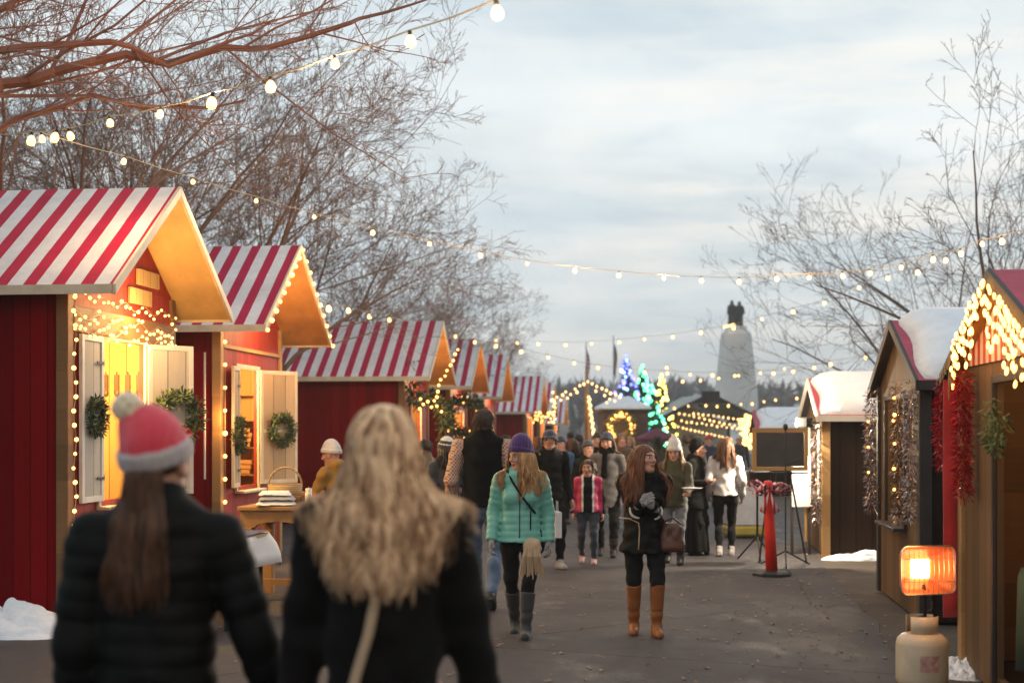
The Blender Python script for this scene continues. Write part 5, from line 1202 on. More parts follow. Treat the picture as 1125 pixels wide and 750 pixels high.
            c0 = an + V3(0, 0, .0); V, Q = surface(shoe_fn, (c0[0] - .14, c0[1] - .28, -.02 + min(0, 0)), (c0[0] + .14, c0[1] + .28, c0[2] + top + .14), .007 if fine else .012 if d < 20 else .02); np_mesh(shoes.get('name', 'shoe'), V, Q, M[shoes['m']], o)
    # ---- jacket
    jf = None
    def make_top(J, name, off=0.0, sleeves=True):
        hem = J.get('hem', .50) * H; fr = J.get('flare', 1.0); qu = J.get('quilt'); th = J.get('thick', 1.0)
        def fn(p):
            hw_ = .094 * H * W * fr + off; 
            hemr = hw_ * 1.26 * (1 + max(0, (.5 - J.get('hem', .5))) * J.get('cone', .4))
            dd = rc(p, (0, 0, hem - .06), (0, lean * .1 * H, .61 * H), hemr, .083 * H * W * th + off, .80); dd = smin(dd, rc(p, (0, lean * .1 * H, .61 * H), chest, .083 * H * W * th + off, .094 * H * W * th + off, .76), .05)
            for sx in (-1, 1): dd = smin(dd, rc(p, (0, shy - .004, shz + .006 * H), (sx * sh_w * .86, shy, shz - .026 * H), .050 * H * th + off, .038 * H * th + off, .9), .045)
            dd = smin(dd, rc(p, (0, shy, shz), nk - V3(0, .0, .005), .055 * H, .043 * H), .05)
            if qu: dd = dd - qu[1] * np.abs(np.sin(p[:, 2] * math.pi / qu[0] + .25 * np.sin(p[:, 0] * 9))) ** .6
            if J.get('bust'): 
                for sx in (-1, 1): dd = smin(dd, el(p, (sx * .042 * H, chest[1] + .055 * H, .70 * H), (.042 * H, .034 * H, .042 * H)), .05)
            dd = np.maximum(dd, hem - p[:, 2] + .004 * np.sin(p[:, 0] * 40))
            if sleeves:
                for sx, (sj, e, w_, ht) in zip((-1, 1), AR):
                    wv = w_ - (w_ - e) * .02; a = rc(p, sj, e, .0385 * H * th, .034 * H * th, quilt=qu); a = smin(a, rc(p, e, wv, .034 * H * th, .026 * H * th, quilt=qu), .018)
                    z_ = (w_ - e) / np.linalg.norm(w_ - e); a = np.maximum(a, (p - w_) @ z_ - .012); dd = smin(dd, a, .028 if abs(e[0]) > sh_w * .9 else .012)
            col = J.get('collar', .03)
            if col:
                cr = rc(p, nk - V3(0, .0, .05), nk + V3(0, .008, col), .047 * H, .045 * H); cr = np.maximum(cr, p[:, 2] - (nk[2] + col) - .25 * -(p[:, 1] - nk[1])) ; dd = smin(dd, cr, .02)
            if J.get('hood'): dd = smin(dd, el(p, nk + V3(0, -.075, -.015), (.10 * s, .055, .075)), .03)
            return dd + wrk(p, J.get('wr', .7))
        return fn
    if jacket:
        jf = make_top(jacket, 'jacket'); hem = jacket.get('hem', .50) * H
        V, Q = surface(jf, (-bb - .05, -.55, min(hem, .45 * H) - .1), (bb + .05, .6, nk[2] + .12), rb); mi = None; mats = [M[jacket['m']]]
        if jacket.get('panel'):
            c = V[Q].mean(1); mi = np.zeros(len(Q), int)
            for j, (mm, tst) in enumerate(jacket['panel']): mats.append(M[mm]); mi[tst(c)] = j + 1
        np_mesh(jacket.get('name', 'jacket'), V, Q, mats, o, mi); out['jf'] = jf
    if vest:
        vf = make_top(vest, 'vest', .012, False)
        def vcut(p):
            dd = vf(p)
            for sj, e, w_, ht in AR: dd = smax(dd, -rc(p, sj, e, .046 * H, .036 * H), .01)
            return dd
        V, Q = surface(vcut, (-bb, -.5, .38 * H), (bb, .5, nk[2] + .12), rb); np_mesh('vest', V, Q, M[vest['m']], o)
    if robe:
        def rf(p):
            dd = rc(p, (0, 0, .03), (0, 0, .6 * H), robe.get('r', .16) * H, .09 * H, .8); dd = smin(dd, rc(p, (0, 0, .6 * H), chest, .09 * H, .094 * H, .8), .05)
            an = np.arctan2(p[:, 1], p[:, 0]); dd = dd + .012 * np.sin(an * 9 + p[:, 2] * 2) * np.clip((.6 * H - p[:, 2]) / (.6 * H), 0, 1)
            return np.maximum(dd, .04 - p[:, 2])
        V, Q = surface(rf, (-.5, -.45, 0), (.5, .45, chest[2] + .1), rb * 1.2); np_mesh('robe', V, Q, M[robe['m']], o)
    hatplane = None
    # ---- hat
    def cover(p):
        dd = hs * head_fn(hq(p), False)
        if jf is not None: dd = np.minimum(dd, jf(p))
        else: dd = np.minimum(dd, body_fn(p))
        return dd
    if hat:
        ty = hat['t']; slope = hat.get('slope', .28); z0 = hat.get('z0', .030); yo = hat.get('yo', 0)
        def hat_fn(u):
            pl = z0 + slope * u[:, 1] - u[:, 2]       # above plane -> negative
            if ty == 'beanie':
                tp = hat.get('tall', .02); dd = el(u, (0, -.014, .034 + tp * .4), (.089, .110, .096 + tp)); dd = smin(dd, el(u, (hat.get('sx', 0), -.02 + yo, .10 + tp), (.052, .055, .045)), .05)
                an = np.arctan2(u[:, 1] + .012, u[:, 0]); dd = dd - .0016 * np.sin(an * 44); cf = dd - .008; b_ = hat.get('cuff', .045); cf = smax(cf, -(pl + b_), .008); dd = np.minimum(dd, cf); return smax(dd, pl, .008)
            if ty == 'cap':
                dd = el(u, (0, -.012, .036), (.084, .105, .088)); dd = smax(dd, pl, .006); br = el(u, (0, .105, .040), (.068, .075, .022)); br = np.maximum(br, np.abs(u[:, 2] - .046 + 3.0 * u[:, 0] ** 2 + (u[:, 1] - .09) * .25) - .004); return smin(dd, br, .006)
        V, Q = surface(hat_fn, (-.13, -.18, -.06), (.13, .21, .24), .0055 if fine else .009 if d < 20 else .014); c = V[Q].mean(1); mi = np.zeros(len(Q), int); pl = z0 + slope * c[:, 1] - c[:, 2]
        mats = [M[hat['m']]]
        if hat.get('cm'): mats.append(M[hat['cm']]); mi[pl > -hat.get('cuff', .045) - .004] = 1
        if hat.get('bands'):
            mats += [M[b] for b in hat['bands']]
            for j in range(len(hat['bands'])): mi[(-pl > .06 + .035 * j) & (-pl < .06 + .035 * (j + 1))] = len(mats) - len(hat['bands']) + j
        ho = np_mesh(hat.get('name', 'hat'), (V * hs) @ Rh.T + hc, Q, mats, o, mi)
        if hat.get('pom'):
            pc = V3(*hat['pom']); pr = hat.get('pr', .045)
            def pf(u): v = u - pc; r = np.linalg.norm(v, axis=1); return r - pr - .006 * np.sin(v[:, 0] * 190) * np.sin(v[:, 1] * 170 + 1) * np.sin(v[:, 2] * 180 + 2)
            V, Q = surface(pf, pc - pr - .02, pc + pr + .02, .005 if fine else .009); np_mesh('pompom', (V * hs) @ Rh.T + hc, Q, M[hat['pm']], ho)
    # ---- hair
    if hair:
        HAIRN[0] += 1; rg = np.random.default_rng(HAIRN[0] * 7 + 1); hm = HAIR[hair['c']]; N = hair.get('n', 260 if fine else 110); ln = hair.get('len', .3); st = hair.get('style', 'long')
        capo = .004 if st != 'short' else .009
        def cap_fn(u):
            dd = el(u, (0, -.012, .030), (.075 + capo, .096 + capo, .085 + capo)); 
            if st == 'short': dd = np.maximum(dd, -.045 + 1.25 * np.maximum(u[:, 1] + .005, 0) - u[:, 2]); dd = np.maximum(dd, u[:, 1] - .075); dd = dd + .003 * np.sin(u[:, 0] * 160) * np.sin(u[:, 1] * 140) * np.sin(u[:, 2] * 120)
            else: dd = np.maximum(dd, .012 + 1.25 * (u[:, 1] - .045) - u[:, 2]) if not hat else np.maximum(dd, .0 + 1.5 * (u[:, 1] - .01) - u[:, 2])
            if hat: dd = np.maximum(dd, u[:, 2] - z0 - slope * u[:, 1] - .01)
            dd = smax(dd, -.10 - u[:, 2], .01); return dd
        cap = surface(cap_fn, (-.11, -.14, -.14), (.11, .13, .14), .006 if fine else .01); cap = ((cap[0] * hs) @ Rh.T + hc, cap[1])
        if st == 'short':
            N = 900 if d < 14 else 160; ii = rg.integers(0, len(cap[0]), N); Lc = ((cap[0][ii] - hc) @ Rh) / hs; dr = np.stack([Lc[:, 0] * 4, -.5 + 0 * Lc[:, 0] + Lc[:, 1] * 3, -.5 + 0 * Lc[:, 0]], 1).astype(np.float32); dr /= np.linalg.norm(dr, axis=1)[:, None]
            strands(cover, cap[0][ii], dr @ Rh.T, 3, 1.0, .0026 if d < 14 else .006, hm, o, .012, .25, (0, 1), HAIRN[0], rg.uniform(.006, .013, N), 0, cap=cap)
        else:
            if hat: phi = rg.uniform(math.pi * (.86 - hair.get('fr', 0)), math.pi * (2.14 + hair.get('fr', 0)), N) if not hair.get('back') else rg.uniform(math.pi * 1.22, math.pi * 1.78, N); zz = z0 + slope * np.sin(phi) * .09 + rg.uniform(-.012, .015, N)
            else:
                ac = hair.get('arc', 0); phi = rg.uniform(math.pi * (.74 + ac), math.pi * (2.26 - ac), N); zz = rg.uniform(-.02, .112, N)
            rr = np.sqrt(np.clip(1 - ((zz - .03) / .092) ** 2, .02, 1)); u = np.stack([np.cos(phi) * rr * .086, -.012 + np.sin(phi) * rr * .106, zz], 1).astype(np.float32)
            dr = np.stack([np.cos(phi), np.sin(phi) * .8 - .35, -.5 - 0 * phi], 1).astype(np.float32)
            if hair.get('back'): dr[:, 0] *= .2; u[:, 0] *= hair['back']
            n = hair.get('seg', 22 if fine else 14); lens = rg.uniform(.72, 1.08, N) * ln / n
            strands(cover, (u * hs) @ Rh.T + hc, dr @ Rh.T, n, 1.0, hair.get('r', .0065 if fine else .011), hm, o, .008, hair.get('grav', .4), hair.get('wave', (.006, 1.5)), HAIRN[0], lens, hair.get('clump', .75), cap=cap)
    if scarf:
        def sf(p):
            v = p - (nk + V3(0, .012, .015)); r = np.sqrt(v[:, 0] ** 2 + (v[:, 1] * 1.05) ** 2); dd = np.sqrt((r - .078 * s) ** 2 + (v[:, 2] * .75) ** 2) - .034 - .005 * np.sin(np.arctan2(v[:, 1], v[:, 0]) * 6 + v[:, 2] * 60)
            if scarf.get('tail'): dd = smin(dd, rc(p, nk + V3(.02, .10, -.02), nk + V3(.03, .135, -scarf['tail']), .035, .045, .5), .02)
            return dd
        V, Q = surface(sf, nk - V3(.2, .2, .1 + scarf.get('tail', 0) + .06), nk + V3(.2, .26, .14), .009 if fine else .014); np_mesh('scarf', V, Q, M[scarf['m']], o)
    return out
def tubepart(name, parent, fn, pts, r, mt, lift=.004, smooth=True):
    """a thin tape laid on the front or back of a garment: pts are (x, z, side)"""
    out = []
    for x, z, sd in pts:
        ys = np.linspace(.5 * sd, -.1 * sd, 240); f = fn(np.stack([np.full(240, x), ys, np.full(240, z)], 1).astype(np.float32)); k = np.argmax(f < 0) if (f < 0).any() else 200
        out.append((x, float(ys[k]) + lift * sd, z))
    m = MB(); m.tube(out, r, 5); return m.build(name, mt, parent, smooth), out
PI = math.pi
M['brow'] = mat('brow', (.10, .05, .03), .8, .2, 40, bump=0)
fabric('nylon_black', (.0045, .0045, .0045), .65, .2, 6, 120, .25, .0, .15); fabric('wool_black', (.006, .0055, .0055), .9, .2, 7, 220, .25, .05, .1); fabric('black_pants', (.007, .007, .008), .85, .2, 7, 220, .25, .05, .15)
fabric('charcoal', (.035, .035, .038), .85); fabric('denim', (.10, .15, .24), .85, .25, 5); fabric('denim_dark', (.03, .04, .065), .85, .25, 5); fabric('grey_jeans', (.16, .17, .19), .85, .2, 5)
fabric('teal', (.15, .43, .36), .5, .1, 6, 90, .25, .1); fabric('mustard', (.34, .17, .02), .9, .15); fabric('olive', (.05, .045, .018), .85); fabric('pale_knit', (.46, .45, .46), .95, .08)
fabric('pink_coat', (.55, .02, .10), .6); fabric('grey_coat', (.13, .12, .115), .9); fabric('navy', (.02, .03, .07), .8); fabric('blue_coat', (.03, .12, .25), .7); fabric('red_coat', (.35, .02, .03), .75); fabric('brown_coat', (.09, .055, .035), .85); fabric('white_fleece', (.75, .73, .70), .95, .06)
fabric('cream_knit', (.62, .55, .46), .95, .1, 30); fabric('tan_strap', (.45, .32, .20), .6, .1)
fabric('tan_leather', (.30, .105, .028), .42, .2, 9, 60, .2, 0, .5); fabric('brown_leather', (.10, .035, .018), .4, .3, 9, 60, .2, 0, .5); fabric('shoe_black', (.012, .011, .011), .5, .2, 9, 60, .15, 0); fabric('sneaker', (.38, .34, .33), .7); fabric('sneaker_pink', (.5, .3, .3), .7); fabric('boot_grey', (.022, .022, .024), .7)
knit('knit_pink', (.66, .018, .05), (.78, .09, .12)); knit('knit_grey', (.45, .39, .38)); knit('knit_cream', (.78, .66, .46)); knit('knit_purple', (.045, .012, .10), (.08, .025, .16)); knit('knit_white', (.66, .62, .60)); knit('knit_black', (.012, .012, .014)); knit('knit_red', (.4, .03, .05)); knit('glove_grey', (.17, .165, .17), (.32, .30, .30)); knit('glove_plum', (.10, .015, .04))
plaid('plaid', (.35, .10, .05), (.55, .42, .33), (.45, .20, .12), .035)
PUF = (.075, .010)
# -- foreground, walking away
W1 = person('woman seen from behind in black puffer jacket and pink red pompom hat with grey cuff', 172, 3.9, 1.685, face=R(4), feet=[(-.09, .22, 0), (.09, -.2, .05, -.5)], hands={-1: (-.225, .04, .80), 1: (.33, .06, .82, (.3, .2, -1), (-.2, 1, .3))}, head=(R(-16), R(4), R(-3)), jacket=dict(m='nylon_black', hem=.44, quilt=(.058, .0055), thick=1.0, collar=.045, wr=.5), legs=dict(m='black_pants'), shoes=dict(m='shoe_black', h=.12), hat=dict(t='beanie', m='knit_pink', cm='knit_grey', cuff=.050, tall=.018, z0=.012, slope=.22, pom=(-.052, -.045, .162), pr=.043, pm='knit_cream', sx=-.03), gloves='glove_plum', hair=dict(c='brown', n=1500, len=.37, r=.0016, wave=(.010, 1.4), back=.85, grav=.5, seg=26, clump=.5), fine=True, q=.8)
W2 = person('woman seen from behind with very long wavy blonde hair and plain black coat', 421, 3.75, 1.735, face=R(-3), build=.91, feet=[(-.09, -.2, .05, -.5), (.09, .22, 0)], hands={-1: (-.25, .05, .80), 1: (.27, .10, .82)}, head=(R(5), R(2), 0), jacket=dict(m='wool_black', hem=.40, thick=1.06, collar=.04, name='coat', wr=1.0), legs=dict(m='black_pants'), shoes=dict(m='shoe_black', h=.12), hair=dict(c='blonde', n=8500, len=.375, r=.0015, wave=(.020, 2.0), grav=.42, seg=36, clump=.52, back=.84, arc=.22), fine=True, q=.8)
# strap of a bag across the back of the blonde woman
stp = [(.06, 1.365, -1), (.03, 1.30, -1), (-.0, 1.2, -1), (-.02, 1.1, -1), (-.05, 1.0, -1), (-.075, .9, -1), (-.10, .82, -1)]
pts = []
for x, z, sd_ in stp:
    ys = np.linspace(-.5, .1, 300); f = W2['jf'](np.stack([np.full(300, x), ys, np.full(300, z)], 1).astype(np.float32)); k = int(np.argmax(f < .002)); pts.append((x, float(ys[k]) - .005, z))
o = thing('shoulder_bag', 'tan strap of a bag running diagonally down the back of the blonde woman', 'bag', W2['o'].location, R(-3)); m = MB(); vs = []
for x, y, z in pts: vs += [(x - .013, y, z), (x + .013, y, z)]
m.add(vs, [(2 * i, 2 * i + 1, 2 * i + 3, 2 * i + 2) for i in range(len(pts) - 1)]); q_ = m.build('strap', M['tan_strap'], o, True); sd_ = q_.modifiers.new('t', 'SOLIDIFY'); sd_.thickness = .005
m = MB(); m.box((-.17, -.27, .72), (.26, .10, .22)); m.build('bag_body', M['tan_leather'], o, bevel=.03)
# -- teal jacket woman
W3 = person('young woman in quilted turquoise jacket and purple beanie looking aside', 572, 11.2, 1.56, face=PI + R(-4), feet=[(-.05, .16, 0, 0), (.06, -.20, .02, -.35)], hands={-1: (-.225, .0, .75), 1: (.225, .05, .76)}, head=(R(-44), R(-7), 0), jacket=dict(m='teal', hem=.475, quilt=(.052, .007), thick=.98, collar=.03, bust=True, wr=.3), legs=dict(m='black_pants', flare=.95), shoes=dict(m='boot_grey', h=.2, name='boot'), hat=dict(t='beanie', m='knit_purple', cuff=.04, tall=.03, z0=.022, slope=.30), gloves='glove_grey', hair=dict(c='honey', n=1500, len=.36, fr=.16, clump=.5, r=.0030, wave=(.012, 1.8)))
tubepart('zip', W3['o'], W3['jf'], [(0, .78 + .035 * i, 1) for i in range(15)], .005, M['navy'])
tubepart('pocket_zip', W3['o'], W3['jf'], [(-.085, .84 + .03 * i, 1) for i in range(6)], .006, M['nylon_black'])
def bag(label, who, pts, strap_m, r, body_c, body_d, body_m, extra=None):
    o = thing('handbag', label, 'bag', who['o'].location, who['o'].rotation_euler[2]); out = []
    for x, z, sd in pts:
        ys = np.linspace(.5 * sd, -.1 * sd, 240); f = who['jf'](np.stack([np.full(240, x), ys, np.full(240, z)], 1).astype(np.float32)); k = np.argmax(f < .003) if (f < .003).any() else 200; out.append((x, float(ys[k]) + .006 * sd, z))
    m = MB(); vs = []
    m.tube(out, r, 5); m.build('strap', M[strap_m], o, True)
    c = Vector(body_c); w, dp, h = body_d; cc = V3(*body_c) + V3(0, dp / 2, 0)
    def bf(p):
        u = p - cc; tz = 1 - .18 * np.clip(u[:, 2] / h, -1, 1); r_ = .045
        qx = np.abs(u[:, 0]) / tz - (w - r_); qy = np.abs(u[:, 1]) / tz - max(.001, dp / 2 - r_ * .8); qz = np.abs(u[:, 2]) - (h - r_)
        d_ = np.sqrt(np.maximum(qx, 0) ** 2 + np.maximum(qy, 0) ** 2 + np.maximum(qz, 0) ** 2) + np.minimum(np.maximum(np.maximum(qx, qy), qz), 0) - r_
        return d_ + .006 * np.sin(u[:, 0] * 60) * np.sin(u[:, 2] * 45 + 1) * (u[:, 2] > -h * .2)
    V, Q = surface(bf, cc - V3(w + .06, dp + .05, h + .06), cc + V3(w + .06, dp + .05, h + .06), .008); np_mesh('bag_body', V, Q, M[body_m], o)
    if extra: extra(o, c)
    return o
def fringe(o, c):
    rg = random.Random(4); m = MB()
    for i in range(26):
        x = rg.uniform(-.07, .07); m.tube([c + Vector((x * .6, .05, .02)), c + Vector((x, .075 + rg.random() * .02, -.08)), c + Vector((x * 1.4, .06, -.2 - rg.random() * .07))], [.008, .009, .006], 4)
    m.build('fringe', M['tan_strap'], o)
bag('dark crossbody strap with tan fringed pouch on the turquoise jacket', W3, [(.10, 1.30, 1), (.06, 1.22, 1), (.0, 1.13, 1), (-.06, 1.05, 1), (-.12, .97, 1)], 'nylon_black', .009, (-.10, .10, .72), (.07, .05, .06), 'tan_strap', fringe)
# -- woman in black jacket with brown boots
W4 = person('smiling woman in black jacket with pale piping and tall tan boots', 708, 11.2, 1.535, face=PI + R(0), build=1.06, feet=[(-.09, .05, 0, 0, .1), (.075, -.10, 0, 0, -.1)], hands={-1: (-.045, .235, 1.03, (.6, .55, .55), (.2, .3, 1)), 1: (.045, .235, 1.05, (-.6, .55, .5), (-.2, .3, 1))}, head=(R(40), R(3), R(-4)), jacket=dict(m='nylon_black', hem=.43, flare=1.08, thick=1.0, collar=.03, wr=1.2, bust=True), legs=dict(m='black_pants', flare=1.0), shoes=dict(m='tan_leather', h=.255, name='boot', w=1.0), gloves='glove_grey', hair=dict(c='auburn', n=1900, len=.42, r=.0030, clump=.5, wave=(.012, 1.5), grav=.36), curl=.9)
tubepart('piping', W4['o'], W4['jf'], [(.07, 1.175, 1), (.13, 1.165, 1), (.18, 1.16, 1)], .005, M['white_fleece'])
tubepart('piping', W4['o'], W4['jf'], [(.20, .93, 1), (.12, .925, 1), (.055, .895, 1), (.05, .83, 1), (.055, .75, 1), (.06, .69, 1)], .005, M['tan_strap'])
for sx in (-1, 1):
    sj, e, w_, ht = W4['AR'][0 if sx < 0 else 1]; c = e * .78 + sj * .22 if False else e * .7 + w_ * .3; ax_ = Vector(w_ - e).normalized(); n1 = ax_.orthogonal().normalized(); n2 = ax_.cross(n1); rr = .034 * 1.535 * 1.10 + .004
    m = MB(); m.tube([Vector(c) + (n1 * math.cos(a) + n2 * math.sin(a)) * rr for a in [6.283 * i / 24 for i in range(24)]], .010, 5, closed=True); m.build('piping', M['white_fleece'], W4['o'], True)
def buckle(o, c): m = MB(); m.box(c + Vector((-.01, .115, -.06)), (.05, .006, .025)); m.build('tag', M['white_fleece'], o); m = MB(); m.tube([c + Vector((-.08, .05, .1)), c + Vector((0, .07, .16)), c + Vector((.08, .05, .1))], .008, 6); m.build('handle', M['brown_leather'], o, True)
bag('brown leather handbag at the hip of the woman in tan boots', W4, [(.13, 1.24, 1), (.08, 1.2, 1), (.0, 1.10, 1), (-.08, 1.0, 1), (-.15, .90, 1)], 'brown_leather', .008, (-.205, .02, .78), (.085, .11, .115), 'brown_leather', buckle)
# -- tall man in vest
W5 = person('tall man seen from behind in black vest, plaid sleeves and jeans', 531, 12.9, 1.86, face=R(-6), male=True, lean=.02, feet=[(-.10, .26, 0), (.10, -.26, .07, -.55)], hands={-1: (-.30, .10, .92), 1: (.29, .06, .90)}, head=(R(-8), R(-5), 0), skin='skin', jacket=dict(m='plaid', hem=.52, name='shirt', collar=.02), vest=dict(m='wool_black', hem=.50, flare=1.0, thick=1.05, collar=0), legs=dict(m='denim', flare=1.1), shoes=dict(m='shoe_black', h=.05), hair=dict(c='short_brown', style='short'))
# -- middle distance
W6 = person('person in mustard coat and white knit hat bent toward the stall', 370, 14.6, 1.50, face=R(62), head=(R(10), R(-12), 0), lean=.10, jacket=dict(m='mustard', hem=.36, hood=True, flare=1.05, name='coat', wr=1.2), legs=dict(m='black_pants'), shoes=dict(m='shoe_black', h=.12), hat=dict(t='beanie', m='knit_white', tall=.02, z0=.02), hands={1: (.2, .35, .95), -1: (-.2, .35, .95)}, fine=True)
W7 = person('shopper in grey striped beanie partly hidden behind the man in the vest', 491, 15.3, 1.55, face=R(25), head=(R(20), R(-8), 0), jacket=dict(m='charcoal', hem=.48, wr=1), legs=dict(m='denim_dark'), shoes=dict(m='shoe_black', h=.08), hat=dict(t='beanie', m='knit_white', cm='charcoal', bands=['charcoal', 'knit_white'], tall=.0, z0=.015), hair=dict(c='dark', len=.25))
W8 = person('man in dark cap and dark jacket right behind the turquoise jacket', 603, 16.6, 1.66, face=PI + R(25), male=True, head=(R(-35), 0, 0), skin='skin_b', jacket=dict(m='nylon_black', hem=.48), legs=dict(m='black_pants'), shoes=dict(m='sneaker', h=.05), hat=dict(t='cap', m='navy', z0=.02, slope=.15), hair=dict(c='dark', style='short'), feet=[(-.09, .1, 0), (.10, -.12, .03, -.3)])
pk = lambda c: (np.abs(c[:, 0]) > .085) & (c[:, 2] < 1.02) | (np.abs(c[:, 2] - .98) < .05) & (np.abs(c[:, 0]) > .07)
W9 = person('child in pink jacket with black front panel and white stripes, dark jeans', 646, 17.2, 1.26, face=PI + R(-4), head=(R(-12), 0, 0), feet=[(-.075, .10, 0), (.075, -.10, .03, -.35)], jacket=dict(m='nylon_black', hem=.50, flare=1.1, thick=1.1, panel=[('pink_coat', lambda c: (np.abs(c[:, 0]) > .06) & (np.abs(c[:, 0]) < .17)), ('white_fleece', lambda c: (np.abs(np.abs(c[:, 0]) - .062) < .012) & (c[:, 1] > 0))]), legs=dict(m='denim_dark', flare=1.1), shoes=dict(m='sneaker_pink', h=.05), hair=dict(c='brown', len=.12, grav=.4), fine=False, q=.75)
W10 = person('adult in grey coat, dark scarf and navy cap behind the child', 667, 18.2, 1.60, face=PI + R(-8), head=(R(-8), 0, 0), jacket=dict(m='grey_coat', hem=.40, flare=1.05, name='coat'), legs=dict(m='black_pants'), shoes=dict(m='shoe_black', h=.12), hat=dict(t='beanie', m='navy', cm='charcoal', tall=.0, z0=.018), hair=dict(c='light_brown', len=.26), scarf=dict(m='wool_black', tail=.30), feet=[(-.09, .12, 0), (.09, -.12, .03, -.35)])
W11 = person('youth in black beanie peeking over the shoulder of the child', 646, 20.2, 1.47, face=PI + R(10), head=(R(10), 0, 0), jacket=dict(m='nylon_black', hem=.46), legs=dict(m='denim_dark'), shoes=dict(m='shoe_black', h=.05), hat=dict(t='beanie', m='knit_black', tall=.0))
W12 = person('woman in white pompom hat and olive jacket carrying a plate', 741, 17.2, 1.49, face=PI + R(-12), head=(R(-6), R(-14), 0), hands={-1: (-.16, .28, .86, (-.3, .9, .1), (1, .3, 0)), 1: (.19, .15, .82)}, jacket=dict(m='olive', hem=.46, hood=True), legs=dict(m='grey_jeans'), shoes=dict(m='shoe_black', h=.14, name='boot'), hat=dict(t='beanie', m='knit_white', tall=.04, z0=.015, pom=(0, -.02, .185), pr=.038, pm='knit_white'), hair=dict(c='honey', len=.24), feet=[(-.08, .10, 0), (.09, -.12, .03, -.3)], fine=True)
o = thing('paper_plate', 'white paper plate held out by the woman in the white pompom hat', 'plate', (W12['o'].location.x + .16, W12['o'].location.y - .40, .915), 0); m = MB(); m.lathe([(.02, 0), (.09, .002), (.125, .02), (.128, .022), (.09, .008), (.02, .006)], 20); m.build('plate', M['cloth_white'], o, True)
W13 = person('person in long black hooded robe beside the white sweater', 765, 18.4, 1.50, face=PI + R(60), head=(R(20), 0, 0), jacket=dict(m='wool_black', hem=.40, flare=1.15, hood=True, name='cape'), robe=dict(m='wool_black', r=.135), legs=dict(m='black_pants'), shoes=dict(m='shoe_black', h=.05), hat=dict(t='beanie', m='wool_black', tall=.02, z0=.0, slope=.9, name='hood'), hands={1: (.16, .2, .95), -1: (-.2, .1, .85)})
W14 = person('man with short dark hair and black jacket seen behind the robed person', 756, 20.6, 1.60, face=R(-15), male=True, jacket=dict(m='charcoal', hem=.48), legs=dict(m='black_pants'), shoes=dict(m='shoe_black', h=.05), hair=dict(c='dark', style='short'))
W15 = person('woman from behind in white sweater and black leggings with long brown hair', 797, 18.3, 1.555, face=R(-6), head=(R(6), 0, 0), jacket=dict(m='pale_knit', hem=.50, flare=1.05, thick=1.02, collar=.02, name='sweater', wr=.8), legs=dict(m='black_pants', flare=.95), shoes=dict(m='sneaker', h=.05), hair=dict(c='brown', n=300, len=.30, r=.009, grav=.45), feet=[(-.08, -.08, .01, -.2), (.08, .10, 0)], hands={1: (.215, .06, .77), -1: (-.21, .08, .79)}, fine=False, q=.8)
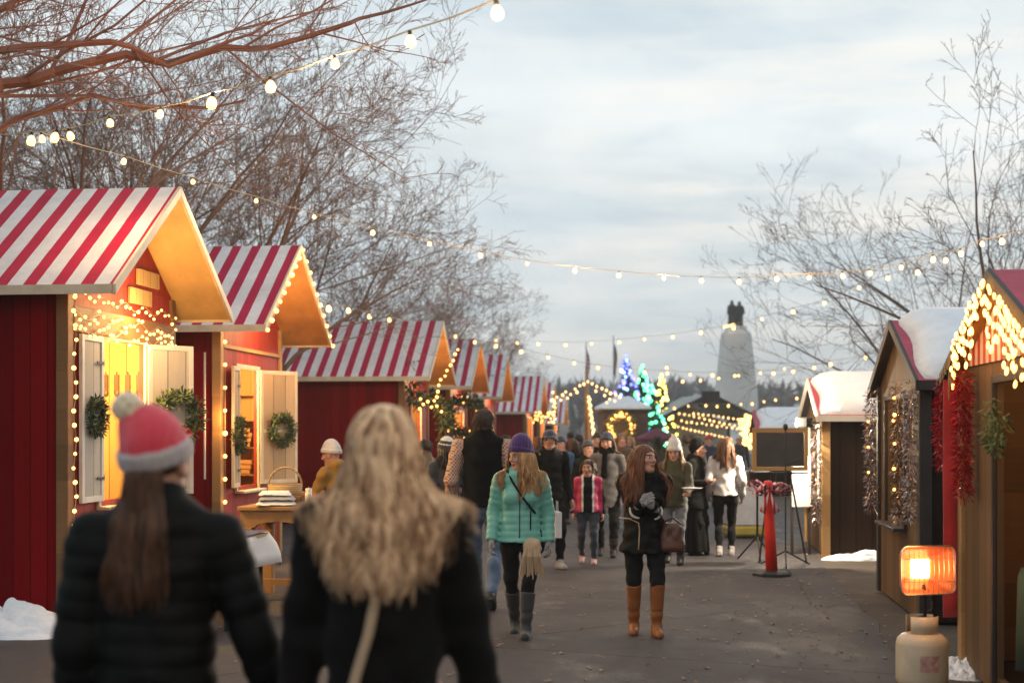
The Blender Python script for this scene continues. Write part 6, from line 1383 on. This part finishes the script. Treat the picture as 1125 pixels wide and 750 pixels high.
# -- the crowd farther down the lane
CG = 'crowd farther down the lane'
for lab, x, d, H, f, jk, hm, ht, lg in [
    ('far bareheaded man in tan coat between the capped adult and the tan-boot woman', 683, 23.0, 1.60, PI, 'brown_coat', ('light_brown', 'short', 0), None, 'denim_dark'),
    ('far walker in bright blue jacket and blue hat beyond the capped man', 616, 24.5, 1.50, PI + .3, 'blue_coat', None, ('beanie', 'navy'), 'black_pants'),
    ('far person with dark brown hair and black coat right of the blue jacket', 629, 26.0, 1.48, .4, 'wool_black', ('brown', 'long', .25), None, 'black_pants'),
    ('far person in charcoal coat walking away left of the child', 636, 29.0, 1.56, -.2, 'charcoal', ('dark', 'short', 0), None, 'denim_dark'),
    ('far person in black coat and black beanie beyond the grey coat adult', 656, 25.0, 1.58, PI, 'wool_black', None, ('beanie', 'knit_black'), 'black_pants'),
    ('far person in red jacket by the end stalls', 627, 36.0, 1.60, .2, 'red_coat', ('dark', 'short', 0), None, 'denim_dark'),
    ('far woman in brown coat with fair hair under the glowing wreath', 692, 30.0, 1.52, PI - .3, 'brown_coat', ('honey', 'long', .25), None, 'denim'),
    ('far person in olive coat beneath the maroon umbrella', 722, 32.0, 1.52, .3, 'olive', ('dark', 'long', .2), None, 'black_pants'),
    ('far man in navy jacket and red beanie near the pavilion entrance', 779, 30.0, 1.52, PI, 'navy', None, ('beanie', 'knit_red'), 'denim_dark'),
    ('far person in dark coat and white hat in front of the pavilion lights', 812, 34.0, 1.50, PI + .2, 'charcoal', None, ('beanie', 'knit_white'), 'black_pants'),
    ('far person in black coat at the fourth stall counter', 556, 27.0, 1.55, .9, 'nylon_black', ('dark', 'short', 0), None, 'denim'),
    ('far person in grey coat with auburn hair near the sixth stall', 590, 31.0, 1.50, .5, 'grey_coat', ('auburn', 'long', .25), None, 'black_pants'),
    ('far shopper in dark jacket by the garland of the third stall', 468, 20.5, 1.50, 1.2, 'brown_coat', ('dark', 'short', 0), None, 'denim_dark'),
    ('far child-sized figure in red hat between black coats near the lane end', 640, 33.0, 1.35, PI, 'navy', None, ('beanie', 'knit_red'), 'black_pants'),
    ('far figure in pale jacket at the foot of the lit pole', 663, 38.0, 1.60, PI, 'pale_knit', ('brown', 'long', .2), None, 'denim_dark')]:
    st_ = .1 * (1 if d % 2 < 1 else -1)
    person(lab, x, d, H, face=f, jacket=dict(m=jk, hem=.46), legs=dict(m=lg), shoes=dict(m='shoe_black', h=.05), hair=dict(c=hm[0], style=hm[1], len=hm[2], n=60, r=.016) if hm else None, hat=dict(t=ht[0], m=ht[1], tall=.01) if ht else None, group=CG, male=(hm or (0, 'short'))[1] == 'short', feet=[(-.08, st_, 0), (.08, -st_, .02)], fine=False)
# white shopping bag carried by the capped man
o = thing('shopping_bag', 'white paper shopping bag hanging at the side of the capped man', 'bag', (P(612, HY, 16.4).x, 16.4, .38), R(8)); m = MB(); m.box((0, 0, .15), (.07, .24, .30)); m.build('bag_body', M['cloth_white'], o, bevel=.006)
m = MB(); m.tube([(0, -.06, .30), (0, -.04, .42), (0, .04, .42), (0, .06, .30)], .004, 5); m.build('handle', M['cloth_white'], o)
# bronze figures on the monument
def figure_fn(p):
    d = np.full(len(p), 9., np.float32)
    for cx, cy, h, tw in ((-.30, 0, 2.15, .1), (.30, .1, 2.1, -.1)):
        for sx in (-1, 1): d = smin(d, rc(p, (cx + sx * .13, cy, 0), (cx + sx * .09, cy, h * .5), .13, .15), .05)
        d = smin(d, rc(p, (cx, cy, h * .45), (cx, cy, h * .78), .20, .24), .08); d = smin(d, rc(p, (cx, cy, h * .8), (cx, cy + .03, h * .93), .09, .13), .05); d = smin(d, el(p, (cx, cy + .02, h * .94), (.13, .15, .17)), .03)
        for sx in (-1, 1): d = smin(d, rc(p, (cx + sx * .26, cy, h * .78), (cx + sx * .33, cy - .08, h * .56), .09, .08), .05); d = smin(d, rc(p, (cx + sx * .33, cy - .08, h * .56), (cx + sx * (.30 + tw), cy - .22, h * .48), .08, .06), .03)
        d = smin(d, rc(p, (cx, cy + .05, .1), (cx, cy + .08, h * .7), .30, .24), .08)
    return d
V, Q = surface(figure_fn, (-1, -.7, -.05), (1, .7, 2.35), .05); q_ = np_mesh('statue', V * V3(.95, .95, .84) + V3(0, 0, 8.88), Q, M['bronze'], MON)
